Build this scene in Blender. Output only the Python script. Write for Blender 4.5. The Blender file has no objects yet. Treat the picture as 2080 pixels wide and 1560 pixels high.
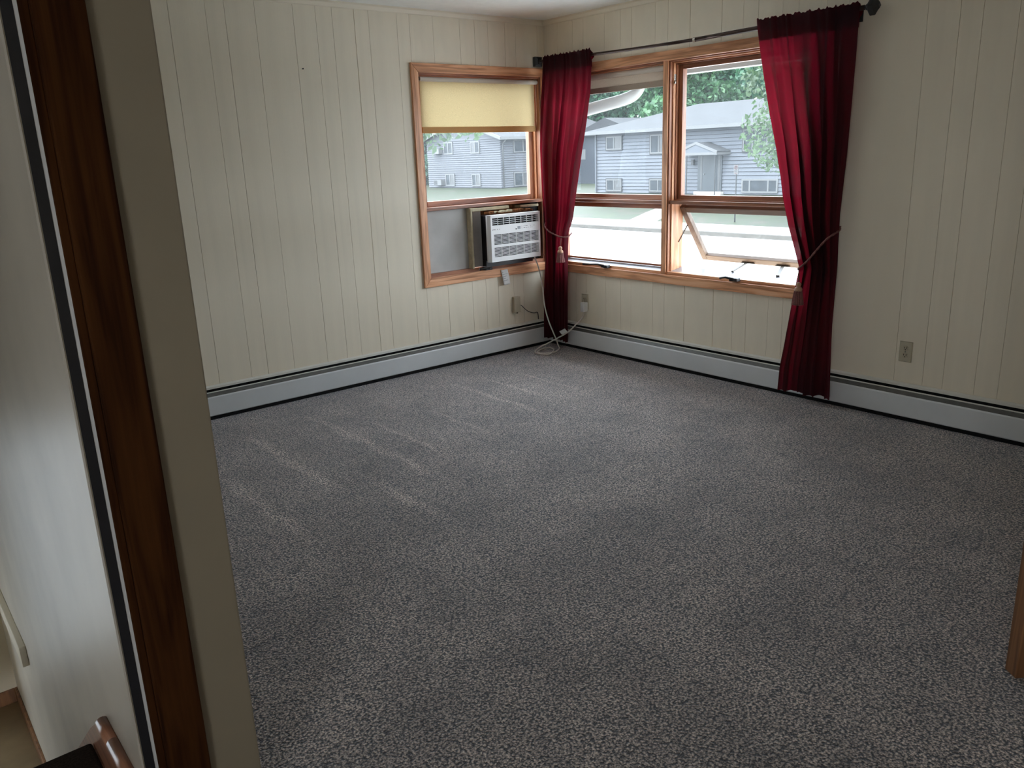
import bpy, bmesh, math, random
import numpy as np
from mathutils import Vector, Matrix

# ------------------------------------------------------------------ camera, sky, sun, exposure
sc = bpy.context.scene
C = sc.collection
random.seed(7)

cam_d = bpy.data.cameras.new('camera')
cam = bpy.data.objects.new('camera', cam_d)
C.objects.link(cam)
sc.camera = cam
cam_d.sensor_fit = 'HORIZONTAL'
cam_d.sensor_width = 36.0
cam_d.lens = 36.0 * 1649.91 / 2080.0
cam_d.clip_start = 0.02
cam_d.clip_end = 500
YAW, PITCH, ROLL = 0.889890, -0.274828, -0.0382689
fw = Vector((math.cos(PITCH) * math.cos(YAW), math.cos(PITCH) * math.sin(YAW), math.sin(PITCH)))
rt = Vector((math.sin(YAW), -math.cos(YAW), 0.0))
up = rt.cross(fw)
rt2 = rt * math.cos(ROLL) + up * math.sin(ROLL)
up2 = up * math.cos(ROLL) - rt * math.sin(ROLL)
R = Matrix((rt2, up2, -fw)).transposed()
cam.matrix_world = Matrix.Translation((-4.38908, -4.88467, 1.48871)) @ R.to_4x4()

XB_ = -6.6
SKY = 10.8
SUN = 6.0
EXPOSURE = 0.0
sc.view_settings.view_transform = 'Standard'
sc.view_settings.look = 'None'
sc.view_settings.gamma = 1.0
sc.view_settings.use_curve_mapping = False
sc.view_settings.exposure = EXPOSURE

world = bpy.data.worlds.new('sky')
sc.world = world
world.use_nodes = True
wn = world.node_tree.nodes
wl = world.node_tree.links
bg = wn['Background']
bg.inputs['Color'].default_value = (0.93, 0.965, 1.0, 1)      # bright hazy summer sky
bg.inputs['Strength'].default_value = SKY

sun_d = bpy.data.lights.new('sun', 'SUN')
sun_d.energy = SUN
sun_d.angle = math.radians(1.5)
sun_d.color = (1.0, 0.95, 0.86)
sun = bpy.data.objects.new('sun', sun_d)
C.objects.link(sun)
# high sun behind the building: it strikes the fronts of the houses over the street
sdir = Vector((0.50, 0.28, -0.95)).normalized()
sun.rotation_euler = sdir.to_track_quat('-Z', 'Y').to_euler()
sun.location = (-10, -8, 30)

def portal(name, loc, normal, w, h):
    d = bpy.data.lights.new(name, 'AREA')
    d.shape = 'RECTANGLE'
    d.size = w
    d.size_y = h
    d.cycles.is_portal = True
    o = bpy.data.objects.new(name, d)
    C.objects.link(o)
    o.location = loc
    o.rotation_euler = Vector(normal).to_track_quat('-Z', 'Z').to_euler()
    return o
portal('opening_portal', (0.17, -1.155, 1.35), (-1, 0, 0), 2.2, 1.45)
portal('opening_portal', (-0.6, 0.17, 1.35), (0, -1, 0), 1.15, 1.45)
portal('opening_portal', (XB_ - 0.13, -5.8, 1.45), (1, 0, 0), 1.2, 1.1)  # at the unseen opening added for fill daylight
portal('opening_portal', (-5.03, 0.17, -0.57), (0, -1, 0), 0.48, 1.62)  # at the entry door added on the landing

sc.cycles.use_denoising = True
sc.cycles.max_bounces = 9
sc.cycles.diffuse_bounces = 6
sc.cycles.glossy_bounces = 3
sc.cycles.transmission_bounces = 6
sc.cycles.transparent_max_bounces = 16
sc.cycles.sample_clamp_indirect = 6.0
sc.cycles.caustics_reflective = False
sc.cycles.caustics_refractive = False

# ------------------------------------------------------------------ materials
MATS = {}

def newmat(name):
    m = bpy.data.materials.new(name)
    m.use_nodes = True
    nt = m.node_tree
    for n in list(nt.nodes):
        if n.type != 'OUTPUT_MATERIAL':
            nt.nodes.remove(n)
    MATS[name] = m
    return m, nt, nt.nodes, nt.links, nt.nodes['Material Output']

def N(nodes, kind, **kw):
    n = nodes.new(kind)
    for k, v in kw.items():
        if k in n.inputs.keys():
            n.inputs[k].default_value = v
        else:
            setattr(n, k, v)
    return n

def ramp(nodes, stops):
    r = nodes.new('ShaderNodeValToRGB')
    el = r.color_ramp.elements
    while len(el) < len(stops):
        el.new(0.5)
    for e, (p, c) in zip(el, stops):
        e.position = p
        e.color = (*c, 1) if len(c) == 3 else c
    return r

def coords(nodes, links, scale=(1, 1, 1), rot=(0, 0, 0)):
    tc = nodes.new('ShaderNodeTexCoord')
    mp = nodes.new('ShaderNodeMapping')
    mp.inputs['Scale'].default_value = scale
    mp.inputs['Rotation'].default_value = rot
    links.new(tc.outputs['Object'], mp.inputs['Vector'])
    return mp.outputs['Vector']

def plain(name, col, rough=0.5, spec=0.5, metal=0.0, var=0.06, vscale=6.0, bump=0.0, bscale=60.0, coat=0.0, sheen=0.0):
    """painted / moulded surface: base colour with a soft mottling and optional fine relief"""
    m, nt, nodes, links, out = newmat(name)
    b = N(nodes, 'ShaderNodeBsdfPrincipled')
    b.inputs['Roughness'].default_value = rough
    b.inputs['Specular IOR Level'].default_value = spec
    b.inputs['Metallic'].default_value = metal
    b.inputs['Coat Weight'].default_value = coat
    b.inputs['Sheen Weight'].default_value = sheen
    v = coords(nodes, links)
    nz = N(nodes, 'ShaderNodeTexNoise', Scale=vscale, Detail=5.0)
    links.new(v, nz.inputs['Vector'])
    lo = tuple(max(0, c * (1 - var)) for c in col)
    hi = tuple(min(1, c * (1 + var)) for c in col)
    r = ramp(nodes, [(0.3, lo), (0.7, hi)])
    links.new(nz.outputs['Fac'], r.inputs['Fac'])
    links.new(r.outputs['Color'], b.inputs['Base Color'])
    if bump:
        nb = N(nodes, 'ShaderNodeTexNoise', Scale=bscale, Detail=4.0)
        links.new(v, nb.inputs['Vector'])
        bp = N(nodes, 'ShaderNodeBump', Strength=bump, Distance=0.004)
        links.new(nb.outputs['Fac'], bp.inputs['Height'])
        links.new(bp.outputs['Normal'], b.inputs['Normal'])
    links.new(b.outputs['BSDF'], out.inputs['Surface'])
    return m

def wood(name, axis, dark, mid, light, rough=0.42, scale=1.0, coat=0.15, spec=0.5):
    """oak-like grain stretched along one world axis"""
    m, nt, nodes, links, out = newmat(name)
    s = [22.0 * scale] * 3
    s['xyz'.index(axis)] = 1.6 * scale
    v = coords(nodes, links, tuple(s))
    n1 = N(nodes, 'ShaderNodeTexNoise', Scale=1.0, Detail=3.0, Distortion=1.4)
    links.new(v, n1.inputs['Vector'])
    s2 = [150.0 * scale] * 3
    s2['xyz'.index(axis)] = 5.0 * scale
    v2 = coords(nodes, links, tuple(s2))
    n2 = N(nodes, 'ShaderNodeTexNoise', Scale=1.0, Detail=2.0)
    links.new(v2, n2.inputs['Vector'])
    mx = N(nodes, 'ShaderNodeMath', operation='MULTIPLY')
    mx.inputs[1].default_value = 7.0
    links.new(n1.outputs['Fac'], mx.inputs[0])
    sn = N(nodes, 'ShaderNodeMath', operation='SINE')
    links.new(mx.outputs[0], sn.inputs[0])
    ab = N(nodes, 'ShaderNodeMath', operation='MULTIPLY_ADD')
    ab.inputs[1].default_value = 0.3
    ab.inputs[2].default_value = 0.28
    links.new(sn.outputs[0], ab.inputs[0])
    ad = N(nodes, 'ShaderNodeMath', operation='MULTIPLY_ADD')
    ad.inputs[1].default_value = 0.5
    links.new(n2.outputs['Fac'], ad.inputs[0])
    links.new(ab.outputs[0], ad.inputs[2])
    r = ramp(nodes, [(0.15, dark), (0.5, mid), (0.9, light)])
    links.new(ad.outputs[0], r.inputs['Fac'])
    b = N(nodes, 'ShaderNodeBsdfPrincipled')
    b.inputs['Roughness'].default_value = rough
    b.inputs['Coat Weight'].default_value = coat
    b.inputs['Coat Roughness'].default_value = 0.3
    b.inputs['Specular IOR Level'].default_value = spec
    links.new(r.outputs['Color'], b.inputs['Base Color'])
    bp = N(nodes, 'ShaderNodeBump', Strength=0.12, Distance=0.002)
    links.new(n2.outputs['Fac'], bp.inputs['Height'])
    links.new(bp.outputs['Normal'], b.inputs['Normal'])
    links.new(b.outputs['BSDF'], out.inputs['Surface'])
    return m

def cloth(name, col, trans_col, fac, rough=0.8, weave=900.0, clear=0.0, sheen=0.3):
    """woven fabric: reflected + transmitted diffuse light"""
    m, nt, nodes, links, out = newmat(name)
    v = coords(nodes, links)
    nz = N(nodes, 'ShaderNodeTexNoise', Scale=weave, Detail=1.0)
    links.new(v, nz.inputs['Vector'])
    r = ramp(nodes, [(0.35, tuple(c * 0.82 for c in col)), (0.65, tuple(min(1, c * 1.15) for c in col))])
    links.new(nz.outputs['Fac'], r.inputs['Fac'])
    b = N(nodes, 'ShaderNodeBsdfPrincipled')
    b.inputs['Roughness'].default_value = rough
    b.inputs['Specular IOR Level'].default_value = 0.2
    b.inputs['Sheen Weight'].default_value = sheen
    b.inputs['Sheen Tint'].default_value = (*[min(1, c * 2.5 + 0.1) for c in col], 1)
    links.new(r.outputs['Color'], b.inputs['Base Color'])
    t = N(nodes, 'ShaderNodeBsdfTranslucent')
    t.inputs['Color'].default_value = (*trans_col, 1)
    mx = N(nodes, 'ShaderNodeMixShader')
    mx.inputs['Fac'].default_value = fac
    links.new(b.outputs['BSDF'], mx.inputs[1])
    links.new(t.outputs['BSDF'], mx.inputs[2])
    last = mx
    if clear:
        tr = N(nodes, 'ShaderNodeBsdfTransparent')
        m2 = N(nodes, 'ShaderNodeMixShader')
        m2.inputs['Fac'].default_value = clear
        links.new(last.outputs[0], m2.inputs[1])
        links.new(tr.outputs[0], m2.inputs[2])
        last = m2
    links.new(last.outputs[0], out.inputs['Surface'])
    return m

def glass(name, tint=(0.93, 0.97, 1.0), haze=0.05, refl=0.012):
    """thin window pane: clear transmission, a Fresnel reflection and a translucent share that puts milky haze into the pane"""
    m, nt, nodes, links, out = newmat(name)
    tr = N(nodes, 'ShaderNodeBsdfTransparent')
    tr.inputs['Color'].default_value = (*tint, 1)
    gl = N(nodes, 'ShaderNodeBsdfGlossy')
    gl.inputs['Roughness'].default_value = 0.02
    fr = N(nodes, 'ShaderNodeFresnel', IOR=1.45)
    fm = N(nodes, 'ShaderNodeMath', operation='MULTIPLY')
    fm.inputs[1].default_value = refl
    links.new(fr.outputs[0], fm.inputs[0])
    m1 = N(nodes, 'ShaderNodeMixShader')
    links.new(fm.outputs[0], m1.inputs['Fac'])
    links.new(tr.outputs[0], m1.inputs[1])
    links.new(gl.outputs[0], m1.inputs[2])
    tl = N(nodes, 'ShaderNodeBsdfTranslucent')
    tl.inputs['Color'].default_value = (0.86, 0.94, 1.0, 1)
    v = coords(nodes, links)
    nz = N(nodes, 'ShaderNodeTexNoise', Scale=9.0, Detail=6.0)
    links.new(v, nz.inputs['Vector'])
    hm = N(nodes, 'ShaderNodeMapRange')
    hm.inputs['From Min'].default_value = 0.3
    hm.inputs['From Max'].default_value = 0.75
    hm.inputs['To Min'].default_value = haze * 0.8
    hm.inputs['To Max'].default_value = haze * 1.25
    links.new(nz.outputs['Fac'], hm.inputs['Value'])
    m2 = N(nodes, 'ShaderNodeMixShader')
    links.new(hm.outputs[0], m2.inputs['Fac'])
    links.new(m1.outputs[0], m2.inputs[1])
    links.new(tl.outputs[0], m2.inputs[2])
    links.new(m2.outputs[0], out.inputs['Surface'])
    return m

def carpet(name):
    """speckled cut pile with vacuum tracks where the pile lies the other way"""
    m, nt, nodes, links, out = newmat(name)
    v = coords(nodes, links)
    fine = N(nodes, 'ShaderNodeTexNoise', Scale=120.0, Detail=3.0, Roughness=0.75)
    links.new(v, fine.inputs['Vector'])
    tuft = N(nodes, 'ShaderNodeTexVoronoi', Scale=150.0)
    links.new(v, tuft.inputs['Vector'])
    sub = N(nodes, 'ShaderNodeMath', operation='MULTIPLY_ADD')
    sub.inputs[1].default_value = -0.35
    links.new(tuft.outputs['Distance'], sub.inputs[0])
    links.new(fine.outputs['Fac'], sub.inputs[2])
    fleck = ramp(nodes, [(0.23, (0.035, 0.031, 0.029)), (0.36, (0.44, 0.368, 0.322)), (0.50, (0.98, 0.87, 0.785))])
    links.new(sub.outputs[0], fleck.inputs['Fac'])
    # vacuum tracks: narrow streaks across the room at fixed X, broken and frayed by noise
    sep = N(nodes, 'ShaderNodeSeparateXYZ')
    links.new(v, sep.inputs[0])
    wv = N(nodes, 'ShaderNodeTexNoise', Scale=5.0, Detail=4.0)
    links.new(v, wv.inputs['Vector'])
    total = None
    tracks = [(-3.14, -1.9, -1.05, 0.055), (-2.80, -1.55, -0.5, 0.050), (-2.37, -1.75, -0.45, 0.045), (-2.155, -1.5, -0.8, 0.028),
              (-1.79, -1.4, -0.85, 0.030), (-1.345, -1.35, -0.5, 0.035), (-1.10, -1.15, -0.5, 0.030), (-2.62, -2.1, -1.6, 0.05), (-0.86, -1.2, -0.55, 0.025)]
    for tx, y0, y1, w in tracks:
        a = N(nodes, 'ShaderNodeMath', operation='MULTIPLY_ADD')      # x + wobble
        a.inputs[1].default_value = 0.10
        a.inputs[2].default_value = -tx - 0.05
        links.new(wv.outputs['Fac'], a.inputs[0])
        s = N(nodes, 'ShaderNodeMath', operation='ADD')
        links.new(sep.outputs['X'], s.inputs[0])
        links.new(a.outputs[0], s.inputs[1])
        ab = N(nodes, 'ShaderNodeMath', operation='ABSOLUTE')
        links.new(s.outputs[0], ab.inputs[0])
        mr = N(nodes, 'ShaderNodeMapRange', interpolation_type='SMOOTHSTEP')
        mr.inputs['From Min'].default_value = 0.0
        mr.inputs['From Max'].default_value = w
        mr.inputs['To Min'].default_value = 1.0
        mr.inputs['To Max'].default_value = 0.0
        links.new(ab.outputs[0], mr.inputs['Value'])
        e1 = N(nodes, 'ShaderNodeMapRange', interpolation_type='SMOOTHSTEP')
        e1.inputs['From Min'].default_value = y0 - 0.25
        e1.inputs['From Max'].default_value = y0 + 0.2
        links.new(sep.outputs['Y'], e1.inputs['Value'])
        e2 = N(nodes, 'ShaderNodeMapRange', interpolation_type='SMOOTHSTEP')
        e2.inputs['From Min'].default_value = y1 - 0.2
        e2.inputs['From Max'].default_value = y1 + 0.12
        e2.inputs['To Min'].default_value = 1.0
        e2.inputs['To Max'].default_value = 0.0
        links.new(sep.outputs['Y'], e2.inputs['Value'])
        p1 = N(nodes, 'ShaderNodeMath', operation='MULTIPLY')
        links.new(mr.outputs[0], p1.inputs[0]); links.new(e1.outputs[0], p1.inputs[1])
        p2 = N(nodes, 'ShaderNodeMath', operation='MULTIPLY')
        links.new(p1.outputs[0], p2.inputs[0]); links.new(e2.outputs[0], p2.inputs[1])
        if total is None:
            total = p2.outputs[0]
        else:
            mxm = N(nodes, 'ShaderNodeMath', operation='MAXIMUM')
            links.new(total, mxm.inputs[0]); links.new(p2.outputs[0], mxm.inputs[1])
            total = mxm.outputs[0]
    # large soft patches: pile brushed by feet
    patch = N(nodes, 'ShaderNodeTexNoise', Scale=2.6, Detail=5.0, Roughness=0.62)
    links.new(v, patch.inputs['Vector'])
    pm = N(nodes, 'ShaderNodeMapRange')
    pm.inputs['From Min'].default_value = 0.32
    pm.inputs['From Max'].default_value = 0.68
    pm.inputs['To Min'].default_value = 0.74
    pm.inputs['To Max'].default_value = 1.25
    links.new(patch.outputs['Fac'], pm.inputs['Value'])
    # scuffed creases: thin dark dashes
    tc2 = coords(nodes, links, (2.3, 7.5, 1.0), (0, 0, 0.45))
    cr = N(nodes, 'ShaderNodeTexNoise', Scale=1.0, Detail=2.0, Distortion=0.6)
    links.new(tc2, cr.inputs['Vector'])
    c1 = N(nodes, 'ShaderNodeMath', operation='SUBTRACT'); c1.inputs[1].default_value = 0.5
    links.new(cr.outputs['Fac'], c1.inputs[0])
    c2 = N(nodes, 'ShaderNodeMath', operation='ABSOLUTE'); links.new(c1.outputs[0], c2.inputs[0])
    c3 = N(nodes, 'ShaderNodeMapRange')
    c3.inputs['From Min'].default_value = 0.0; c3.inputs['From Max'].default_value = 0.012
    c3.inputs['To Min'].default_value = 1.0; c3.inputs['To Max'].default_value = 0.0
    links.new(c2.outputs[0], c3.inputs['Value'])
    gate = N(nodes, 'ShaderNodeTexNoise', Scale=3.3, Detail=0.0)
    links.new(v, gate.inputs['Vector'])
    g2 = N(nodes, 'ShaderNodeMapRange')
    g2.inputs['From Min'].default_value = 0.56; g2.inputs['From Max'].default_value = 0.63
    links.new(gate.outputs['Fac'], g2.inputs['Value'])
    cm = N(nodes, 'ShaderNodeMath', operation='MULTIPLY')
    links.new(c3.outputs[0], cm.inputs[0]); links.new(g2.outputs[0], cm.inputs[1])
    k = N(nodes, 'ShaderNodeMath', operation='MULTIPLY_ADD')
    k.inputs[1].default_value = 0.50
    links.new(total, k.inputs[0]); links.new(pm.outputs[0], k.inputs[2])
    k2 = N(nodes, 'ShaderNodeMath', operation='MULTIPLY_ADD')
    k2.inputs[1].default_value = -0.5
    links.new(cm.outputs[0], k2.inputs[0]); links.new(k.outputs[0], k2.inputs[2])
    colm = N(nodes, 'ShaderNodeVectorMath', operation='SCALE')
    links.new(fleck.outputs['Color'], colm.inputs[0])
    links.new(k2.outputs[0], colm.inputs['Scale'])
    b = N(nodes, 'ShaderNodeBsdfPrincipled')
    b.inputs['Roughness'].default_value = 0.85
    b.inputs['Specular IOR Level'].default_value = 0.25
    b.inputs['Sheen Weight'].default_value = 0.6
    b.inputs['Sheen Roughness'].default_value = 0.45
    b.inputs['Sheen Tint'].default_value = (0.74, 0.84, 1.0, 1)
    links.new(colm.outputs[0], b.inputs['Base Color'])
    bp = N(nodes, 'ShaderNodeBump', Strength=0.9, Distance=0.012)
    links.new(sub.outputs[0], bp.inputs['Height'])
    links.new(bp.outputs['Normal'], b.inputs['Normal'])
    links.new(b.outputs['BSDF'], out.inputs['Surface'])
    return m

def leafmat(name, c1, c2, c3):
    m, nt, nodes, links, out = newmat(name)
    v = coords(nodes, links)
    nz = N(nodes, 'ShaderNodeTexNoise', Scale=0.9, Detail=6.0, Roughness=0.7)
    links.new(v, nz.inputs['Vector'])
    r = ramp(nodes, [(0.3, c1), (0.5, c2), (0.72, c3)])
    links.new(nz.outputs['Fac'], r.inputs['Fac'])
    d = N(nodes, 'ShaderNodeBsdfPrincipled')
    d.inputs['Roughness'].default_value = 0.5
    links.new(r.outputs['Color'], d.inputs['Base Color'])
    t = N(nodes, 'ShaderNodeBsdfTranslucent')
    links.new(r.outputs['Color'], t.inputs['Color'])
    mx = N(nodes, 'ShaderNodeMixShader'); mx.inputs['Fac'].default_value = 0.35
    links.new(d.outputs['BSDF'], mx.inputs[1]); links.new(t.outputs['BSDF'], mx.inputs[2])
    links.new(mx.outputs[0], out.inputs['Surface'])
    return m

def shingle(name, col):
    m, nt, nodes, links, out = newmat(name)
    v = coords(nodes, links, (1, 1, 1))
    nz = N(nodes, 'ShaderNodeTexNoise', Scale=4.0, Detail=6.0, Roughness=0.8)
    links.new(v, nz.inputs['Vector'])
    v2 = coords(nodes, links, (0.6, 1.0, 7.0))
    n2 = N(nodes, 'ShaderNodeTexNoise', Scale=1.5, Detail=3.0)
    links.new(v2, n2.inputs['Vector'])
    ad = N(nodes, 'ShaderNodeMath', operation='MULTIPLY_ADD'); ad.inputs[1].default_value = 0.6
    links.new(n2.outputs['Fac'], ad.inputs[0])
    hf = N(nodes, 'ShaderNodeMath', operation='MULTIPLY'); hf.inputs[1].default_value = 0.4
    links.new(nz.outputs['Fac'], hf.inputs[0]); links.new(hf.outputs[0], ad.inputs[2])
    r = ramp(nodes, [(0.35, tuple(c * 0.75 for c in col)), (0.65, tuple(min(1, c * 1.2) for c in col))])
    links.new(ad.outputs[0], r.inputs['Fac'])
    b = N(nodes, 'ShaderNodeBsdfPrincipled'); b.inputs['Roughness'].default_value = 0.9
    links.new(r.outputs['Color'], b.inputs['Base Color'])
    links.new(b.outputs['BSDF'], out.inputs['Surface'])
    return m

# paints and plastics
M_WALL = plain('cream_paint', (0.78, 0.71, 0.575), 0.45, 0.35, var=0.035, vscale=2.2, bump=0.05, bscale=35)
M_STAIRWALL = plain('stairwell_paint', (0.62, 0.575, 0.50), 0.38, 0.4, var=0.13, vscale=2.2, bump=0.06, bscale=30)
M_GREYWALL = plain('shaded_grey_paint', (0.285, 0.24, 0.175), 0.6, 0.3, var=0.03, vscale=5, bump=0.08, bscale=45)  # grey paint, darkened further so the end's shade is in the colour
M_CEIL = plain('ceiling_white', (0.86, 0.885, 0.86), 0.8, 0.2, var=0.03, vscale=20, bump=0.25, bscale=120)
M_CARPET = carpet('grey_carpet')
M_HEAT = plain('heater_enamel', (0.63, 0.655, 0.67), 0.32, 0.5, var=0.03, vscale=8)
M_HEATTOP = plain('heater_hood_enamel', (0.66, 0.655, 0.60), 0.4, 0.4, var=0.05, vscale=10)
M_METAL = plain('brushed_damper_metal', (0.11, 0.11, 0.105), 0.5, 0.4, metal=0.3, var=0.12, vscale=20)
M_BLACK = plain('black_void', (0.008, 0.008, 0.009), 0.7, 0.2, var=0.2)
M_BLACKPL = plain('black_plastic', (0.012, 0.012, 0.015), 0.4, 0.5, var=0.2)
M_WHITEPL = plain('white_plastic', (0.70, 0.71, 0.71), 0.35, 0.5, var=0.02, vscale=10)
M_GREYPL = plain('grey_display', (0.20, 0.22, 0.24), 0.3, 0.5, var=0.2, vscale=200)
M_INK = plain('grey_ink', (0.06, 0.06, 0.07), 0.7, 0.2, var=0.1)
M_BEIGE = plain('beige_foam', (0.52, 0.46, 0.32), 0.8, 0.2, var=0.14, vscale=30, bump=0.4, bscale=80)
M_BEIGEPL = plain('ivory_plastic', (0.46, 0.42, 0.31), 0.4, 0.5, var=0.03)
M_BEIGEPL2 = plain('beige_plastic', (0.44, 0.39, 0.29), 0.45, 0.4, var=0.03)
M_RUST = plain('crumbled_foam', (0.20, 0.08, 0.03), 0.9, 0.2, var=0.6, vscale=45, bump=0.8, bscale=70)
M_ACC = plain('grey_accordion_vinyl', (0.36, 0.335, 0.32), 0.5, 0.4, var=0.06, vscale=15)
M_PANEL = plain('grey_filler_board', (0.50, 0.495, 0.48), 0.7, 0.3, var=0.08, vscale=7, bump=0.1, bscale=40)
M_ARM = plain('window_arm_metal', (0.045, 0.042, 0.038), 0.5, 0.4, var=0.1)
M_ALU = plain('grey_sill_metal', (0.21, 0.215, 0.24), 0.35, 0.5, metal=0.2, var=0.1, vscale=15)
M_CORDW = plain('white_cord_vinyl', (0.60, 0.57, 0.53), 0.4, 0.4, var=0.03)
M_CABLE = plain('dark_cable_vinyl', (0.03, 0.025, 0.02), 0.5, 0.4)
M_PAPER = plain('note_paper', (0.74, 0.74, 0.73), 0.8, 0.2, var=0.03)
M_ROD = plain('oil_rubbed_bronze', (0.055, 0.035, 0.03), 0.28, 0.5, metal=0.6, var=0.15)
M_FINIAL = plain('black_iron', (0.018, 0.019, 0.019), 0.45, 0.5, var=0.2)
M_BRASS = plain('bright_metal', (0.55, 0.53, 0.48), 0.25, 0.5, metal=0.9, var=0.1)
M_ROPE = plain('mauve_cord', (0.19, 0.072, 0.065), 0.7, 0.3, var=0.3, vscale=160, bump=0.5, bscale=300)
M_TASSEL = plain('tan_tassel_thread', (0.42, 0.24, 0.15), 0.7, 0.3, var=0.35, vscale=220, sheen=0.3)
M_TILE = plain('brown_vinyl_floor', (0.26, 0.19, 0.11), 0.45, 0.4, var=0.12, vscale=9)
M_STAIRC = plain('dark_stair_carpet', (0.030, 0.024, 0.019), 0.95, 0.1, var=0.4, vscale=180, bump=0.8, bscale=220)
# woods
OD, OM, OL = (0.36, 0.145, 0.06), (0.76, 0.375, 0.195), (0.86, 0.50, 0.29)
M_OAK = {a: wood('oak_' + a, a, OD, OM, OL) for a in 'xyz'}
M_SASH = {a: wood('stained_sash_' + a, a, (0.17, 0.058, 0.025), (0.36, 0.138, 0.065), (0.48, 0.21, 0.10)) for a in 'xyz'}
M_PALE = {a: wood('weathered_sash_' + a, a, (0.11, 0.066, 0.042), (0.165, 0.110, 0.078), (0.20, 0.145, 0.11), rough=0.6) for a in 'xyz'}
M_DARKWOOD = wood('shaded_casing_oak', 'z', (0.022, 0.007, 0.002), (0.052, 0.018, 0.005), (0.08, 0.029, 0.008), rough=0.8, coat=0.0, spec=0.08)  # the casing stands in shadow; that shade is put into the wood colour
M_DOORWOOD = wood('door_oak', 'z', (0.12, 0.05, 0.02), (0.24, 0.11, 0.045), (0.32, 0.16, 0.07), rough=0.5)
M_CAPWOOD = wood('varnished_cap_wood', 'y', (0.22, 0.085, 0.045), (0.42, 0.19, 0.11), (0.52, 0.27, 0.17), rough=0.34, coat=0.25)
# fabrics
M_CURT = cloth('wine_curtain', (0.017, 0.0028, 0.005), (0.42, 0.012, 0.036), 0.235, weave=700, clear=0.010, sheen=0.06)
M_SHADE = cloth('yellow_shade_cloth', (0.55, 0.44, 0.24), (0.44, 0.345, 0.185), 0.235, weave=500, sheen=0.0)
M_SHADE2 = cloth('beige_shade_cloth', (0.46, 0.385, 0.31), (0.50, 0.40, 0.30), 0.12, weave=500, sheen=0.0)
M_ROLLER = plain('roller_shade_roll', (0.60, 0.55, 0.47), 0.6, 0.3, var=0.03)
# glass
M_GLASS = glass('hazy_window_glass', haze=0.016)  # veiling glare is put into the pane as a translucent share
M_GLASS2 = glass('clear_window_glass', haze=0.006)
# outdoors
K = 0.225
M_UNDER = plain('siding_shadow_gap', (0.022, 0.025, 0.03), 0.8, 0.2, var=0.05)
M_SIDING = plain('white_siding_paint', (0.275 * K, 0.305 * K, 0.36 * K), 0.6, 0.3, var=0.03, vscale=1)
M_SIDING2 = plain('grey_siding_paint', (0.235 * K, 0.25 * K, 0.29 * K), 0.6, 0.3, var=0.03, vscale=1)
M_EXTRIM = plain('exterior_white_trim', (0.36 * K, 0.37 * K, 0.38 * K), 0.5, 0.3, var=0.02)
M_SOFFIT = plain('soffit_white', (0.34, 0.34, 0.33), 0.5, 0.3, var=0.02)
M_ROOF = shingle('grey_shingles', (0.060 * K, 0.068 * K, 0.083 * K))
M_BLUEWALL = plain('shaded_bluegrey_wall', (0.015, 0.02, 0.028), 0.7, 0.3, var=0.1)  # shade between the houses is put into this dark colour
M_EXGLASS = plain('house_window_glass', (0.018, 0.023, 0.028), 0.35, 0.15, var=0.25, vscale=3)
M_DRAPE = plain('house_drape', (0.034, 0.036, 0.038), 0.4, 0.4, var=0.12, vscale=6)
M_DOORTEAL = plain('slate_door_paint', (0.015, 0.021, 0.026), 0.4, 0.4, var=0.08, vscale=2)
M_EXDARK = plain('dark_exterior_metal', (0.010, 0.012, 0.014), 0.5, 0.4, var=0.1)
M_GRASS = leafmat('dry_lawn', (0.034, 0.028, 0.019), (0.015, 0.022, 0.009), (0.024, 0.033, 0.012))
M_ROAD = plain('pale_road', (0.48, 0.485, 0.49), 0.8, 0.2, var=0.08, vscale=1.5)
M_WALK = plain('concrete_walk', (0.30, 0.29, 0.27), 0.85, 0.2, var=0.06, vscale=2)
M_KERB = plain('kerb_concrete', (0.07, 0.066, 0.06), 0.9, 0.2, var=0.15, vscale=2)
M_EXWALL = plain('own_house_siding', (0.45, 0.44, 0.40), 0.7, 0.3, var=0.04)
M_BARK = plain('tree_bark', (0.07, 0.055, 0.045), 0.95, 0.1, var=0.4, vscale=8, bump=0.8, bscale=12)
M_LEAF_A = leafmat('summer_leaves', (0.0136, 0.051, 0.0226), (0.0294, 0.0934, 0.0355), (0.068, 0.1699, 0.0565))
M_LEAF_B = leafmat('pale_leaves', (0.019, 0.0416, 0.0157), (0.0372, 0.074, 0.0281), (0.0677, 0.1203, 0.0484))
M_LEAF_C = leafmat('deep_leaves', (0.0121, 0.0485, 0.027), (0.0244, 0.0871, 0.0461), (0.054, 0.1577, 0.0673))
M_SIGNW = plain('sign_white', (0.065, 0.065, 0.067), 0.5, 0.3, var=0.02)
M_SIGNR = plain('sign_red', (0.05, 0.012, 0.014), 0.5, 0.3, var=0.02)

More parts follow.
